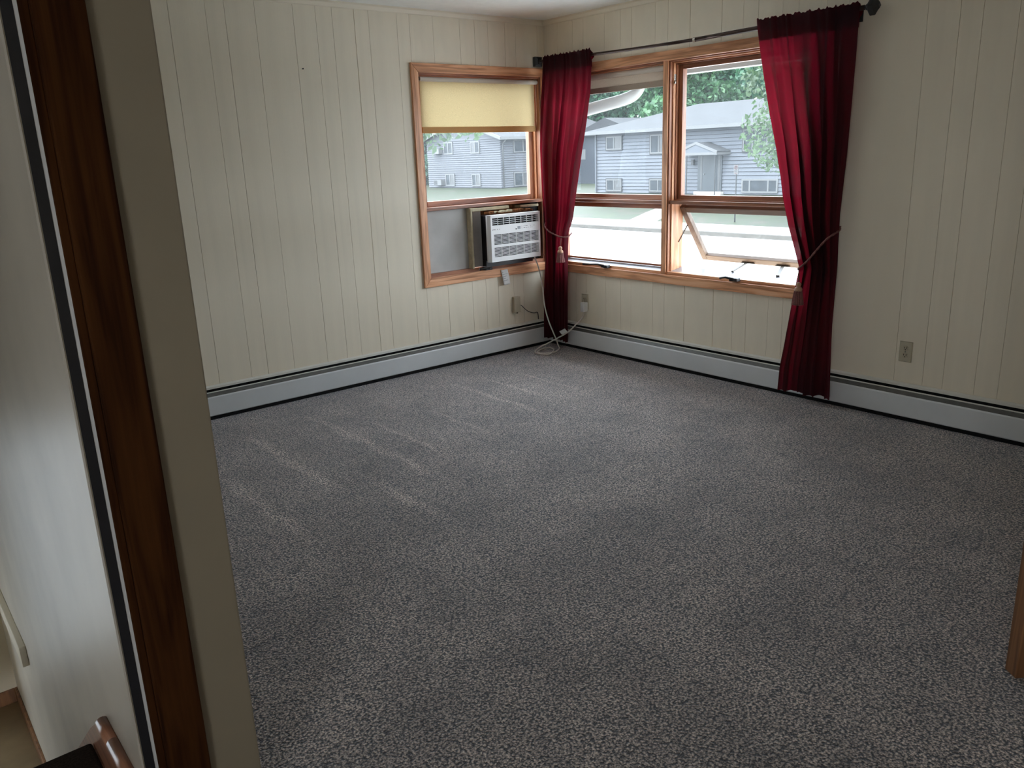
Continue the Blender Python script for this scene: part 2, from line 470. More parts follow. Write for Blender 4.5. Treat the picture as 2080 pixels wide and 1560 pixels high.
# ------------------------------------------------------------------ mesh helpers
class MB:
    def __init__(s):
        s.v = []; s.f = []
    def box(s, x0, x1, y0, y1, z0, z1):
        if x0 > x1: x0, x1 = x1, x0
        if y0 > y1: y0, y1 = y1, y0
        if z0 > z1: z0, z1 = z1, z0
        b = len(s.v)
        s.v += [(x0, y0, z0), (x1, y0, z0), (x1, y1, z0), (x0, y1, z0), (x0, y0, z1), (x1, y0, z1), (x1, y1, z1), (x0, y1, z1)]
        s.f += [tuple(b + i for i in q) for q in ((0, 3, 2, 1), (4, 5, 6, 7), (0, 1, 5, 4), (1, 2, 6, 5), (2, 3, 7, 6), (3, 0, 4, 7))]
        return s
    def hexa(s, pts):
        """8 corner points ordered as in box"""
        b = len(s.v)
        s.v += [tuple(p) for p in pts]
        s.f += [tuple(b + i for i in q) for q in ((0, 3, 2, 1), (4, 5, 6, 7), (0, 1, 5, 4), (1, 2, 6, 5), (2, 3, 7, 6), (3, 0, 4, 7))]
        return s
    def bar(s, a, b, w, h, upv=(0, 0, 1)):
        """rectangular bar from a to b"""
        a, b = Vector(a), Vector(b)
        d = (b - a).normalized()
        u = Vector(upv)
        sd = d.cross(u)
        if sd.length < 1e-6:
            sd = d.cross(Vector((1, 0, 0)))
        sd.normalize()
        u = sd.cross(d).normalized()
        pts = []
        for zz in (-h / 2, h / 2):
            pts += [a - sd * w / 2 + u * zz, a + sd * w / 2 + u * zz, b + sd * w / 2 + u * zz, b - sd * w / 2 + u * zz]
        return s.hexa(pts)
    def prism(s, poly, fn0, fn1):
        """closed profile swept from fn0(p) to fn1(p)"""
        b = len(s.v); n = len(poly)
        s.v += [tuple(fn0(p)) for p in poly] + [tuple(fn1(p)) for p in poly]
        for i in range(n):
            j = (i + 1) % n
            s.f.append((b + i, b + j, b + n + j, b + n + i))
        s.f.append(tuple(b + i for i in range(n))[::-1])
        s.f.append(tuple(b + n + i for i in range(n)))
        return s
    def tube(s, pts, r, n=10, cap=True):
        pts = [Vector(p) for p in pts]
        rs = r if isinstance(r, (list, tuple)) else [r] * len(pts)
        b = len(s.v)
        t0 = (pts[1] - pts[0]).normalized()
        ref = Vector((0, 0, 1)) if abs(t0.z) < 0.9 else Vector((1, 0, 0))
        nv = t0.cross(ref).normalized()
        for i, p in enumerate(pts):
            if i == 0: t = pts[1] - pts[0]
            elif i == len(pts) - 1: t = pts[-1] - pts[-2]
            else: t = pts[i + 1] - pts[i - 1]
            t.normalize()
            nv = (nv - t * nv.dot(t)).normalized()
            bv = t.cross(nv)
            for k in range(n):
                a = 2 * math.pi * k / n
                s.v.append(tuple(p + (nv * math.cos(a) + bv * math.sin(a)) * rs[i]))
        for i in range(len(pts) - 1):
            for k in range(n):
                k2 = (k + 1) % n
                s.f.append((b + i * n + k, b + i * n + k2, b + (i + 1) * n + k2, b + (i + 1) * n + k))
        if cap:
            s.f.append(tuple(b + k for k in range(n))[::-1])
            s.f.append(tuple(b + (len(pts) - 1) * n + k for k in range(n)))
        return s
    def lathe(s, prof, c, n=16, axis='z', ridge=0.0):
        """profile of (radius, height) turned about an axis through c"""
        b = len(s.v); c = Vector(c)
        for (r, h) in prof:
            for k in range(n):
                a = 2 * math.pi * k / n
                rr = r * (1 + ridge * (1 if k % 2 else -1))
                p = (rr * math.cos(a), rr * math.sin(a), h)
                if axis == 'x': p = (h, p[0], p[1])
                if axis == 'y': p = (p[0], h, p[1])
                s.v.append(tuple(c + Vector(p)))
        for i in range(len(prof) - 1):
            for k in range(n):
                k2 = (k + 1) % n
                s.f.append((b + i * n + k, b + i * n + k2, b + (i + 1) * n + k2, b + (i + 1) * n + k))
        s.f.append(tuple(b + k for k in range(n))[::-1])
        s.f.append(tuple(b + (len(prof) - 1) * n + k for k in range(n)))
        return s
    def build(s, name, mat, parent=None, smooth=False, bevel=0.0, seg=2, solid=0.0):
        me = bpy.data.meshes.new(name)
        me.from_pydata(s.v, [], s.f)
        bm = bmesh.new(); bm.from_mesh(me)
        bmesh.ops.recalc_face_normals(bm, faces=bm.faces)
        bm.to_mesh(me); bm.free()
        me.materials.append(mat)
        if smooth:
            me.polygons.foreach_set('use_smooth', [True] * len(me.polygons))
        o = bpy.data.objects.new(name, me)
        C.objects.link(o)
        adopt(o, parent)
        if bevel:
            md = o.modifiers.new('bevel', 'BEVEL'); md.width = bevel; md.segments = seg; md.limit_method = 'ANGLE'
        if solid:
            md = o.modifiers.new('solid', 'SOLIDIFY'); md.thickness = solid; md.offset = 0
        return o

def adopt(o, parent):
    if parent is not None:
        o.parent = parent
        off = parent.location if parent.type == 'EMPTY' else Vector((0, 0, 0))
        o.matrix_parent_inverse = Matrix.Translation(-off)

def tag(o, label, cat, group=None, kind=None):
    o['label'] = label; o['category'] = cat
    if group: o['group'] = group
    if kind: o['kind'] = kind
    return o

def thing(name, label, cat, loc=(0, 0, 0), group=None):
    o = bpy.data.objects.new(name, None)
    o.empty_display_size = 0.05
    C.objects.link(o)
    o.location = loc
    return tag(o, label, cat, group)

def struct(o, label=None, cat=None):
    o['kind'] = 'structure'
    if label: o['label'] = label
    if cat: o['category'] = cat
    return o

def sempty(name, label, cat, loc=(0, 0, 0)):
    return struct(thing(name, label, cat, loc), label, cat)

UNIT = None
def unit_box(name, mat, parent, x0, x1, y0, y1, z0, z1):
    """box that shares one unit-cube mesh per material; size set by the object's scale"""
    key = 'unit_board_' + mat.name
    me = bpy.data.meshes.get(key)
    if me is None:
        me = bpy.data.meshes.new(key)
        h = 0.5; e = 0.5
        m = MB().box(-h, h, -h, h, -h, h)
        me.from_pydata(m.v, [], m.f)
        me.materials.append(mat)
    o = bpy.data.objects.new(name, me)
    C.objects.link(o)
    o.location = ((x0 + x1) / 2, (y0 + y1) / 2, (z0 + z1) / 2)
    o.scale = (abs(x1 - x0), abs(y1 - y0), abs(z1 - z0))
    adopt(o, parent)
    return o

def smooth_path(pts, n=8):
    """Catmull-Rom through points"""
    P = [Vector(p) for p in pts]
    P = [P[0] * 2 - P[1]] + P + [P[-1] * 2 - P[-2]]
    out = []
    for i in range(1, len(P) - 2):
        for k in range(n):
            t = k / n
            a, b, c, d = P[i - 1], P[i], P[i + 1], P[i + 2]
            out.append(0.5 * ((2 * b) + (c - a) * t + (2 * a - 5 * b + 4 * c - d) * t * t + (3 * b - a - 3 * c + d) * t ** 3))
    out.append(P[-2])
    return out

def lerp_tab(tab, x):
    """tab: list of (x, y) with x descending or ascending"""
    t = sorted(tab)
    return float(np.interp(x, [a for a, _ in t], [b for _, b in t]))

# ------------------------------------------------------------------ room shell
H = 2.44
T = 0.16           # exterior wall thickness
WALLX = -4.10      # stairwell side of the partition
PART = -3.85       # living-room side of the partition
PY = -3.20         # end of the partition
XB, YB = -6.6, -8.0
LAND = -1.38

m = MB()
m.box(WALLX, 0.0, YB, 0.0, -0.25, 0.0)
m.box(XB, WALLX, YB, -3.05, -0.25, 0.0)
struct(m.build('floor', M_CARPET), 'grey brown speckled cut pile carpet covering the whole room floor', 'carpet')
struct(MB().box(XB - .1, T, YB - .1, T, H, H + 0.12).build('ceiling', M_CEIL), 'white painted ceiling above the corner windows', 'ceiling')

# openings
AX0, AX1, AZ0, AZ1 = -1.152, -0.048, 0.655, 2.045        # left window (in wall Y = 0)
BY0, BY1, BZ0, BZ1 = -2.238, -0.075, 0.650, 2.040        # right window (in wall X = 0)
DX0, DX1, DZ0, DZ1 = -5.26, -4.80, LAND + 0.02, 0.22     # unseen glazed entry door, added to light the stairwell

WC = 0.005     # front of the wall core, seen at the bottom of the grooves
WB = 0.012    # board thickness in front of the core
wl_ = sempty('wall_left', 'cream painted plank wall with the small window and heater', 'wall', (-2.0, 0, 0))
m = MB()
m.box(AX1, T, WC, T, -1.9, H)
m.box(AX0, AX1, WC, T, -1.9, AZ0)
m.box(AX0, AX1, WB, T, AZ1, H)
m.box(DX1, AX0, WC, T, -1.9, H)
m.box(DX0, DX1, WC, T, -1.9, DZ0)
m.box(DX0, DX1, WB, T, DZ1, H)
m.box(XB, DX0, WC, T, -1.9, H)
m.build('wall_core', M_WALL, wl_)

def planks(parent, seams, zt, hole, axis, strong=()):
    """vertical boards between seams; the hole (u0,u1,z0,z1) is left open"""
    u0h, u1h, z0h, z1h = hole
    cuts = sorted(set(seams) | {u0h, u1h})
    for a, b in zip(cuts[:-1], cuts[1:]):
        ga = 0.0010 if a in seams else 0.0
        gb = 0.0010 if b in seams else 0.0
        if a in strong: ga = 0.0022
        if b in strong: gb = 0.0022
        spans = [(0.0, zt)]
        if a >= u0h - 1e-6 and b <= u1h + 1e-6:
            spans = [(0.0, z0h), (z1h, zt)]
        for z0, z1 in spans:
            dd = random.uniform(0, 0.0008)
            if axis == 'x':
                unit_box('plank', M_WALL, parent, a + ga, b - gb, 0.0 + dd, WB, z0, z1)
            else:
                unit_box('plank', M_WALL, parent, 0.0 + dd, WB, a + ga, b - gb, z0, z1)

seamsA = [PART, -3.66, -3.47, -3.35, -3.16, -2.93, -2.743, -2.538, -2.428, -2.248, -2.010, -1.862, -1.751, -1.598, -1.494, -1.284, -1.187, -1.000, -0.778, -0.649, -0.531, -0.376, -0.276, -0.068, 0.0]
planks(wl_, seamsA, H, (AX0, AX1, AZ0, AZ1), 'x', strong=(-1.598,))
wr_ = sempty('wall_right', 'cream painted plank wall with the wide curtained window', 'wall', (0, -2.2, 0))
m = MB()
m.box(WC, T, BY1, 0.0, -1.9, H)
m.box(WC, T, BY0, BY1, -1.9, BZ0)
m.box(WC, T, BY0, BY1, BZ1, H)
m.box(WC, T, YB, BY0, -1.9, H)
m.build('wall_core', M_WALL, wr_)
seamsB = [-5.0, -4.75, -4.55, -4.33, -4.1, -3.92, -3.75, -3.58, -3.378, -3.266, -3.108, -3.003, -2.847, -2.43, -2.30, -2.13, -2.028, -1.869, -1.766, -1.613, -1.373, -1.195, -1.09, -0.885, -0.78, -0.630, -0.42, -0.31, -0.15, 0.0]
planks(wr_, seamsB, H, (BY0, BY1, BZ0, BZ1), 'y', strong=(-1.373, -1.613))
# the rest of the shell
struct(MB().box(XB, T, YB - .12, YB, -0.3, H).build('wall_front', M_WALL), 'cream wall behind the camera', 'wall')
m = MB()
m.box(XB - .12, XB, YB - .12, -6.4, -1.9, H); m.box(XB - .12, XB, -5.2, 0.0, -1.9, H)
m.box(XB - .12, XB, -6.4, -5.2, -1.9, 0.90); m.box(XB - .12, XB, -6.4, -5.2, 2.0, H)  # unseen opening added behind the camera to let fill daylight in
struct(m.build('wall_back', M_WALL), 'cream hallway wall left of the stairs', 'wall')
m = MB()
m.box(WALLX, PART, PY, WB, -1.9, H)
pt = struct(m.build('wall_partition', M_GREYWALL, bevel=0.004), 'grey end of the partition wall, darkened for shade, beside the dark wood casing', 'wall')
struct(MB().box(WALLX - 0.004, WALLX, PY + 0.002, WB, -1.9, H).build('wall_stairwell', M_STAIRWALL), 'scuffed pale stairwell wall going down to the landing', 'wall')
struct(MB().box(-5.40, -5.30, -3.05, WB, -1.9, H).build('wall_stairs_outer', M_STAIRWALL), 'pale far side wall of the stairwell', 'wall')
struct(MB().box(-5.30, WALLX, -1.0, WB, LAND - 0.1, LAND).build('floor_landing', M_TILE), 'brown vinyl floor of the entry landing below the stairs', 'floor')
# landing baseboards; darker door wood puts the landing's dim light into their colour
m = MB().box(WALLX - 0.018, WALLX - 0.004, -0.95, 0.012, LAND, LAND + 0.085)
struct(m.build('baseboard_stairwell', M_DOORWOOD, bevel=0.003), 'oak baseboard along the stairwell wall at the landing', 'baseboard')
m = MB().box(DX1 + 0.02, WALLX - 0.018, -0.006, WB, LAND, LAND + 0.085)
struct(m.build('baseboard_landing', M_DOORWOOD, bevel=0.003), 'oak baseboard under the end wall of the landing', 'baseboard')
# crown strips
m = MB().prism([(0, H), (0.016, H), (0.016, H - 0.012), (0.007, H - 0.032), (0, H - 0.036)], lambda p: (PART, -p[0], p[1]), lambda p: (0.0, -p[0], p[1]))
struct(m.build('trim_1', M_WALL), 'narrow painted crown strip above the small window wall', 'trim')
m = MB().prism([(0, H), (0.016, H), (0.016, H - 0.012), (0.007, H - 0.032), (0, H - 0.036)], lambda p: (-p[0], 0.0, p[1]), lambda p: (-p[0], -5.0, p[1]))
struct(m.build('trim_2', M_WALL), 'narrow painted crown strip above the wide window wall', 'trim')

# dark casing on the end of the partition
t = sempty('trim_3', 'oak door casing, shade put into its colour, on the end of the partition', 'door casing', (-4.0, PY, 0))
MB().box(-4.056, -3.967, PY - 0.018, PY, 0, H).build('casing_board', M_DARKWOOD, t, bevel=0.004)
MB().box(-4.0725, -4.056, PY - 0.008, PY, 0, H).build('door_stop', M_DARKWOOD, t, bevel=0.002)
MB().box(-4.0795, -4.0725, PY - 0.004, PY, 0, H).build('paint_strip', M_WHITEPL, t)['label'] = 'thin pale strip between dark wood edges'
MB().box(-4.0985, -4.0795, PY - 0.005, PY, 0, H).build('jamb_edge', M_BLACKPL, t)['label'] = 'nearly black jamb edge'

# open door at the right edge of the view
e1 = Vector((0.8, -0.6, 0)); e2 = Vector((-0.6, -0.8, 0))
p0 = Vector((-2.029, -4.188, 0))
def dq(a, b, z): return tuple(p0 + e1 * a + e2 * b + Vector((0, 0, z)))
t = sempty('door_1', 'oak door standing open at the right edge of the carpet', 'door', tuple(p0))
MB().hexa([dq(0, 0, .004), dq(.72, 0, .004), dq(.72, .047, .004), dq(0, .047, .004), dq(0, 0, 2.03), dq(.72, 0, 2.03), dq(.72, .047, 2.03), dq(0, .047, 2.03)]).build('door_leaf', M_DOORWOOD, t, bevel=0.002)
MB().hexa([dq(.012, -.012, .003), dq(.1, -.012, .003), dq(.1, 0, .003), dq(.012, 0, .003), dq(.012, -.012, .095), dq(.1, -.012, .095), dq(.1, 0, .095), dq(.012, 0, .095)]).build('kick_strip', M_DARKWOOD, t)
struct(MB().box(-1.46, WB, -4.80, -4.70, 0, H).build('wall_kitchen', M_WALL), 'cream wall outside the frame on the right', 'wall')

# ------------------------------------------------------------------ stairs
st = thing('staircase', 'dark carpeted stairs going down beside the pale stairwell wall', 'stairs', (-4.7, -2.69, -1.38))
for i in range(6):
    z = 0.0 - i * 0.197
    y1 = -2.69 + i * 0.28
    y0 = -3.05 if i == 0 else y1 - 0.31
    mm = MB()
    mm.box(-5.30, -4.127, y0, y1, z - 0.03, z)
    mm.box(-5.30, -4.127, y1 - 0.045, y1 - 0.02, z - 0.197, z - 0.03)
    mm.build('stair_tread', M_STAIRC, st, bevel=0.008)
# skirt board with a rounded varnished cap
poly = [(-3.19, 0.0), (-3.19, 0.155), (-2.85, 0.155), (-2.70, 0.047), (-0.98, -1.33), (-0.98, -1.38), (-1.06, -1.38), (-2.66, -0.12), (-2.70, 0.0)]
MB().prism(poly, lambda p: (-4.104, p[0], p[1]), lambda p: (-4.124, p[0], p[1])).build('skirt_board', M_CAPWOOD, st)
MB().tube([(-4.116, -3.19, 0.156), (-4.116, -2.965, 0.156)], 0.0165, 14).build('rail_cap', M_CAPWOOD, st, smooth=True)
MB().tube([(-4.116, -2.960, 0.156), (-4.116, -2.862, 0.156)], 0.0165, 14).build('rail_cap', M_CAPWOOD, st, smooth=True)

# white ledge on the stairwell wall
tb = thing('wall_ledge', 'short white painted ledge board on the pale stairwell wall', 'ledge', (-4.12, -0.5, -0.55))
MB().box(-4.130, -4.104, -1.075, -0.002, -0.603, -0.505).build('ledge_board', M_WALL, tb, bevel=0.003)

# glazed entry door out of view, added to bring daylight to the stairwell
t = sempty('door_2', 'unseen glazed entry door added on the landing below for daylight', 'door', ((DX0 + DX1) / 2, 0.08, LAND))
mm = MB()
mm.box(DX0, DX0 + .07, 0.06, 0.10, DZ0, DZ1); mm.box(DX1 - .07, DX1, 0.06, 0.10, DZ0, DZ1)
mm.box(DX0 + .07, DX1 - .07, 0.06, 0.10, DZ0, DZ0 + .12); mm.box(DX0 + .07, DX1 - .07, 0.06, 0.10, DZ1 - .08, DZ1)
mm.build('door_frame', M_WHITEPL, t)
MB().box(DX0 + .07, DX1 - .07, 0.076, 0.082, DZ0 + .12, DZ1 - .08).build('pane', M_GLASS2, t)

# ------------------------------------------------------------------ baseboard heaters
def heater(name, label, u0, u1, fn, end_lo, end_hi):
    """fn(u, d, z): u along the wall, d out from the wall"""
    c = fn((u0 + u1) / 2, 0.03, 0)
    t = thing(name, label, 'heater', c)
    def sweep(pname, prof, mat, bevel=0.0, a=u0, b=u1):
        mm = MB().prism(prof, lambda p: fn(a, p[0], p[1]), lambda p: fn(b, p[0], p[1]))
        return mm.build(pname, mat, t, bevel=bevel)
    sweep('hood', [(0.0015, 0.200), (0.004, 0.2005), (0.020, 0.194), (0.021, 0.181), (0.018, 0.181), (0.017, 0.191), (0.0015, 0.195)], M_HEATTOP)
    sweep('back_plate', [(0.0015, 0.195), (0.006, 0.195), (0.006, 0.02), (0.0015, 0.02)], M_BLACK)
    sweep('damper', [(0.0285, 0.1610), (0.031, 0.1625), (0.0535, 0.1400), (0.0520, 0.1380), (0.030, 0.158)], M_METAL)
    sweep('damper_lip', [(0.0280, 0.1610), (0.0270, 0.1670), (0.0310, 0.1665), (0.0320, 0.1615)], M_HEATTOP)
    sweep('front_cover', [(0.054, 0.137), (0.056, 0.144), (0.061, 0.1445), (0.065, 0.138), (0.066, 0.030), (0.062, 0.024), (0.059, 0.026), (0.062, 0.032), (0.061, 0.135), (0.058, 0.139)], M_HEAT, bevel=0.0012)
    sweep('element', [(0.012, 0.125), (0.050, 0.125), (0.050, 0.035), (0.012, 0.035)], M_BLACK)
    sweep('toe_gap', [(0.008, 0.0012), (0.056, 0.0012), (0.056, 0.024), (0.008, 0.024)], M_BLACK)
    for a, b, on in ((u0, u0 + 0.004, end_lo), (u1 - 0.004, u1, end_hi)):
        if on:
            sweep('end_cap', [(0.0015, 0.0), (0.0665, 0.0), (0.0665, 0.140), (0.022, 0.201), (0.0015, 0.201)], M_HEAT, a=a, b=b)
    return t
heater('baseboard_heater', 'long white baseboard heater under the small window wall', PART + 0.002, -0.004, lambda u, d, z: (u, -d, z), True, False)
heater('baseboard_heater', 'long white baseboard heater running under the wide window', -4.69, -0.068, lambda u, d, z: (-d, u, z), True, False)

# ------------------------------------------------------------------ windows
def ringA(mm_list, x0, x1, z0, z1, w, d0, d1, mats, name, parent, bevel=0.0015, wb=None, wt=None):
    wb = wb or w; wt = wt or w
    r = []
    r.append(MB().box(x0, x0 + w, d0, d1, z0, z1).build(name, mats['z'], parent, bevel=bevel))
    r.append(MB().box(x1 - w, x1, d0, d1, z0, z1).build(name, mats['z'], parent, bevel=bevel))
    r.append(MB().box(x0 + w, x1 - w, d0, d1, z0, z0 + wb).build(name, mats['x'], parent, bevel=bevel))
    r.append(MB().box(x0 + w, x1 - w, d0, d1, z1 - wt, z1).build(name, mats['x'], parent, bevel=bevel))
    return r
def ringB(y0, y1, z0, z1, w, d0, d1, mats, name, parent, bevel=0.0015, wb=None, wt=None):
    wb = wb or w; wt = wt or w
    MB().box(d0, d1, y0, y0 + w, z0, z1).build(name, mats['z'], parent, bevel=bevel)
    MB().box(d0, d1, y1 - w, y1, z0, z1).build(name, mats['z'], parent, bevel=bevel)
    MB().box(d0, d1, y0 + w, y1 - w, z0, z0 + wb).build(name, mats['y'], parent, bevel=bevel)
    MB().box(d0, d1, y0 + w, y1 - w, z1 - wt, z1).build(name, mats['y'], parent, bevel=bevel)

# -- window 1: the small one in the left wall
w1 = sempty('window_1', 'oak framed window with yellow roller shade and air conditioner below', 'window', (-0.6, 0, 0.6))
def miter_frame(parent, u0, u1, z0, z1, iu0, iu1, iz0, iz1, fn, mh):
    """four mitred casing boards with thickness"""
    t0, t1 = 0.0, 0.018
    quads = {'casing_left': [(u0, z0), (iu0, iz0), (iu0, iz1), (u0, z1)], 'casing_right': [(iu1, iz0), (u1, z0), (u1, z1), (iu1, iz1)],
             'casing_bottom': [(u0, z0), (u1, z0), (iu1, iz0), (iu0, iz0)], 'casing_top': [(iu0, iz1), (iu1, iz1), (u1, z1), (u0, z1)]}
    for k, q in quads.items():
        mat = M_OAK['z'] if k in ('casing_left', 'casing_right') else M_OAK[mh]
        MB().prism(q, lambda p: fn(p[0], t0, p[1]), lambda p: fn(p[0], t1, p[1])).build('casing', mat, parent, bevel=0.003)
fnA = lambda u, d, z: (u, -d, z)
fnB = lambda u, d, z: (-d, u, z)
miter_frame(w1, -1.209, -0.019, 0.593, 2.105, -1.152, -0.048, 0.658, 2.045, fnA, 'x')
ringA(None, AX0, AX1, AZ0, AZ1, 0.012, 0.0, 0.15, M_SASH, 'jamb', w1)
ringA(None, AX0 + .012, AX1 - .012, AZ0 + .012, AZ1 - .012, 0.012, 0.045, 0.15, M_OAK, 'stop', w1)
MB().box(AX0, AX1, -0.010, 0.15, 1.128, 1.150).build('transom_rail', M_SASH['x'], w1, bevel=0.002)
sa = MB().box(AX0 + .02, AX0 + .066, 0.07, 0.11, 1.150, 2.035).build('sash_stile', M_SASH['z'], w1, bevel=0.003)
MB().box(AX1 - .066, AX1 - .02, 0.07, 0.11, 1.150, 2.035).build('sash_stile', M_SASH['z'], w1, bevel=0.003)
MB().box(AX0 + .066, AX1 - .066, 0.07, 0.11, 1.150, 1.188).build('sash_rail', M_SASH['x'], w1, bevel=0.003)
MB().box(AX0 + .066, AX1 - .066, 0.07, 0.11, 1.985, 2.035).build('sash_rail', M_SASH['x'], w1, bevel=0.003)
MB().box(AX0 + .066, AX1 - .066, 0.092, 0.097, 1.188, 1.985).build('pane', M_GLASS, w1)
MB().box(AX0 + .012, AX1 - .012, 0.0, 0.15, AZ0 + .010, AZ0 + .03).build('sill_board', M_SASH['x'], w1, bevel=0.002)
# grey filler board beside the air conditioner, with a black sheet for the shadow on its other side
MB().box(-1.128, -0.765, 0.020, 0.032, 0.686, 1.128).build('filler_board', M_PANEL, w1)['label'] = 'grey filler board beside the air conditioner'
MB().box(-0.23, -0.06, 0.045, 0.06, 0.686, 1.128).build('filler_blank', M_BLACK, w1)
MB().box(-0.745, -0.23, 0.06, 0.07, 1.05, 1.128).build('filler_blank', M_RUST, w1)
# folded crank
def crank(parent, fn, ub, ue, z):
    s = 1 if ue > ub else -1
    c = MB().prism([(ub - .032, z - .012), (ub + .032, z - .012), (ub + .028, z + .010), (ub - .028, z + .010)], lambda p: fn(p[0], 0.002, p[1]), lambda p: fn(p[0], 0.042, p[1])).build('crank_base', M_BLACKPL, parent, bevel=0.004)
    h = MB().tube([fn(ub, 0.040, z + .004), fn(ub + s * .05, 0.052, z + .013), fn((ub + ue) / 2 + s * .03, 0.056, z + .008), fn(ue, 0.052, z + .004)], [.009, .007, .006, .0085], 8)
    h.build('crank_handle', M_FINIAL, c, smooth=True)
crank(w1, fnA, -0.64, -0.74, 0.672)

# -- window 2: the wide pair in the right wall
w2 = sempty('window_2', 'wide oak framed pair of windows with one awning sash pushed open', 'window', (0, -1.15, 0.6))
miter_frame(w2, -2.300, -0.019, 0.590, 2.098, -2.238, -0.075, 0.651, 2.038, fnB, 'y')
MB().box(-0.008, 0.15, -1.207, -1.167, BZ0, BZ1).build('mullion', M_OAK['z'], w2, bevel=0.003)
LIGHTS = ((-1.167, BY1, False), (BY0, -1.207, True))
for (y0, y1, opened) in LIGHTS:
    ringB(y0, y1, BZ0, BZ1, 0.010, 0.004, 0.15, M_SASH, 'jamb', w2)
    ringB(y0 + .010, y1 - .010, BZ0 + .010, BZ1 - .010, 0.009, 0.030, 0.15, M_OAK, 'stop', w2)
    ringB(y0 + .019, y1 - .019, 1.150, BZ1 - .019, 0.008, 0.052, 0.15, M_SASH, 'stop', w2)
    MB().box(0.010, 0.15, y0, y1, 1.128, 1.150).build('transom_rail', M_SASH['y'], w2, bevel=0.002)
    ringB(y0 + .022, y1 - .022, 1.150, BZ1 - .022, 0.036, 0.075, 0.115, M_SASH, 'upper_sash', w2, wb=0.034, wt=0.034)
    MB().box(0.094, 0.099, y0 + .058, y1 - .058, 1.184, BZ1 - .056).build('pane', M_GLASS, w2)
    MB().hexa([(0.012, y0 + .01, .655), (.15, y0 + .01, .655), (.15, y1 - .01, .655), (.012, y1 - .01, .655), (0.030, y0 + .01, .672), (.15, y0 + .01, .690), (.15, y1 - .01, .690), (.030, y1 - .01, .672)]).build('sill', M_ALU, w2)
    MB().box(0.0, 0.03, y0, y1, 0.650, 0.671).build('sill_strip', M_OAK['y'], w2, bevel=0.002)
    if not opened:
        ringB(y0 + .020, y1 - .020, 0.688, 1.120, 0.034, 0.085, 0.115, M_SASH, 'lower_sash', w2, wb=0.014, wt=0.032)
        MB().box(0.099, 0.103, y0 + .054, y1 - .054, 0.702, 1.088).build('pane', M_GLASS2, w2)
# the open awning sash of the right light
ax0, az0, ax1, az1 = 0.112, 1.100, 0.385, 0.712
dv = Vector((ax1 - ax0, 0, az1 - az0)); L = dv.length; dv.normalize()
nv = Vector((dv.z, 0, -dv.x))          # thickness direction (outwards and up)
def aw(y, s, tt):
    p = Vector((ax0, y, az0)) + dv * s - nv * tt
    return tuple(p)
def aw_box(y0, y1, s0, s1, t0, t1):
    return MB().hexa([aw(y0, s0, t0), aw(y1, s0, t0), aw(y1, s1, t0), aw(y0, s1, t0), aw(y0, s0, t1), aw(y1, s0, t1), aw(y1, s1, t1), aw(y0, s1, t1)])
ya, yb = -2.215, -1.222
sash = bpy.data.objects.new('awning_sash', None); C.objects.link(sash); sash.empty_display_size = 0.05
sash.location = (0.2, -1.7, 0.9) ; adopt(sash, w2)
sash['label'] = 'pale wooden awning sash tilted outwards'
aw_box(ya, ya + .045, 0, L, 0, .034).build('stile', M_PALE['z'], sash, bevel=.003)
aw_box(yb - .045, yb, 0, L, 0, .034).build('stile', M_PALE['z'], sash, bevel=.003)
aw_box(ya + .045, yb - .045, 0, .045, 0, .034).build('rail', M_PALE['y'], sash, bevel=.003)
aw_box(ya + .045, yb - .045, L - .045, L, 0, .034).build('rail', M_PALE['y'], sash, bevel=.003)
aw_box(ya + .045, yb - .045, .045, L - .045, .014, .018).build('pane', M_GLASS2, sash)
mm = MB()
mm.bar(aw(-1.60, L - .012, -.006), (0.13, -1.66, .694), .014, .008)
mm.bar(aw(-1.88, L - .012, -.006), (0.13, -2.00, .694), .022, .008)
mm.bar(aw(-1.56, L - .012, -.004), aw(-1.66, L - .012, -.004), .018, .005)
mm.bar(aw(-1.83, L - .012, -.004), aw(-1.93, L - .012, -.004), .018, .005)
mm.build('operator_arm', M_ARM, sash)
MB().bar(aw(-1.226, .15, .02), (0.105, -1.228, .865), .007, .004).build('stay_arm', M_ARM, sash)
crank(w2, fnB, -0.650, -0.445, 0.668)
crank(w2, fnB, -1.79, -1.70, 0.672)
mm = MB().box(0.034, 0.050, -1.228, -1.217, 1.905, 1.955)
mm.lathe([(.004, 0), (.008, .004), (.008, .014), (.003, .02)], (0.036, -1.232, 1.895), 8)
mm.build('shade_bracket', M_BRASS, w2)

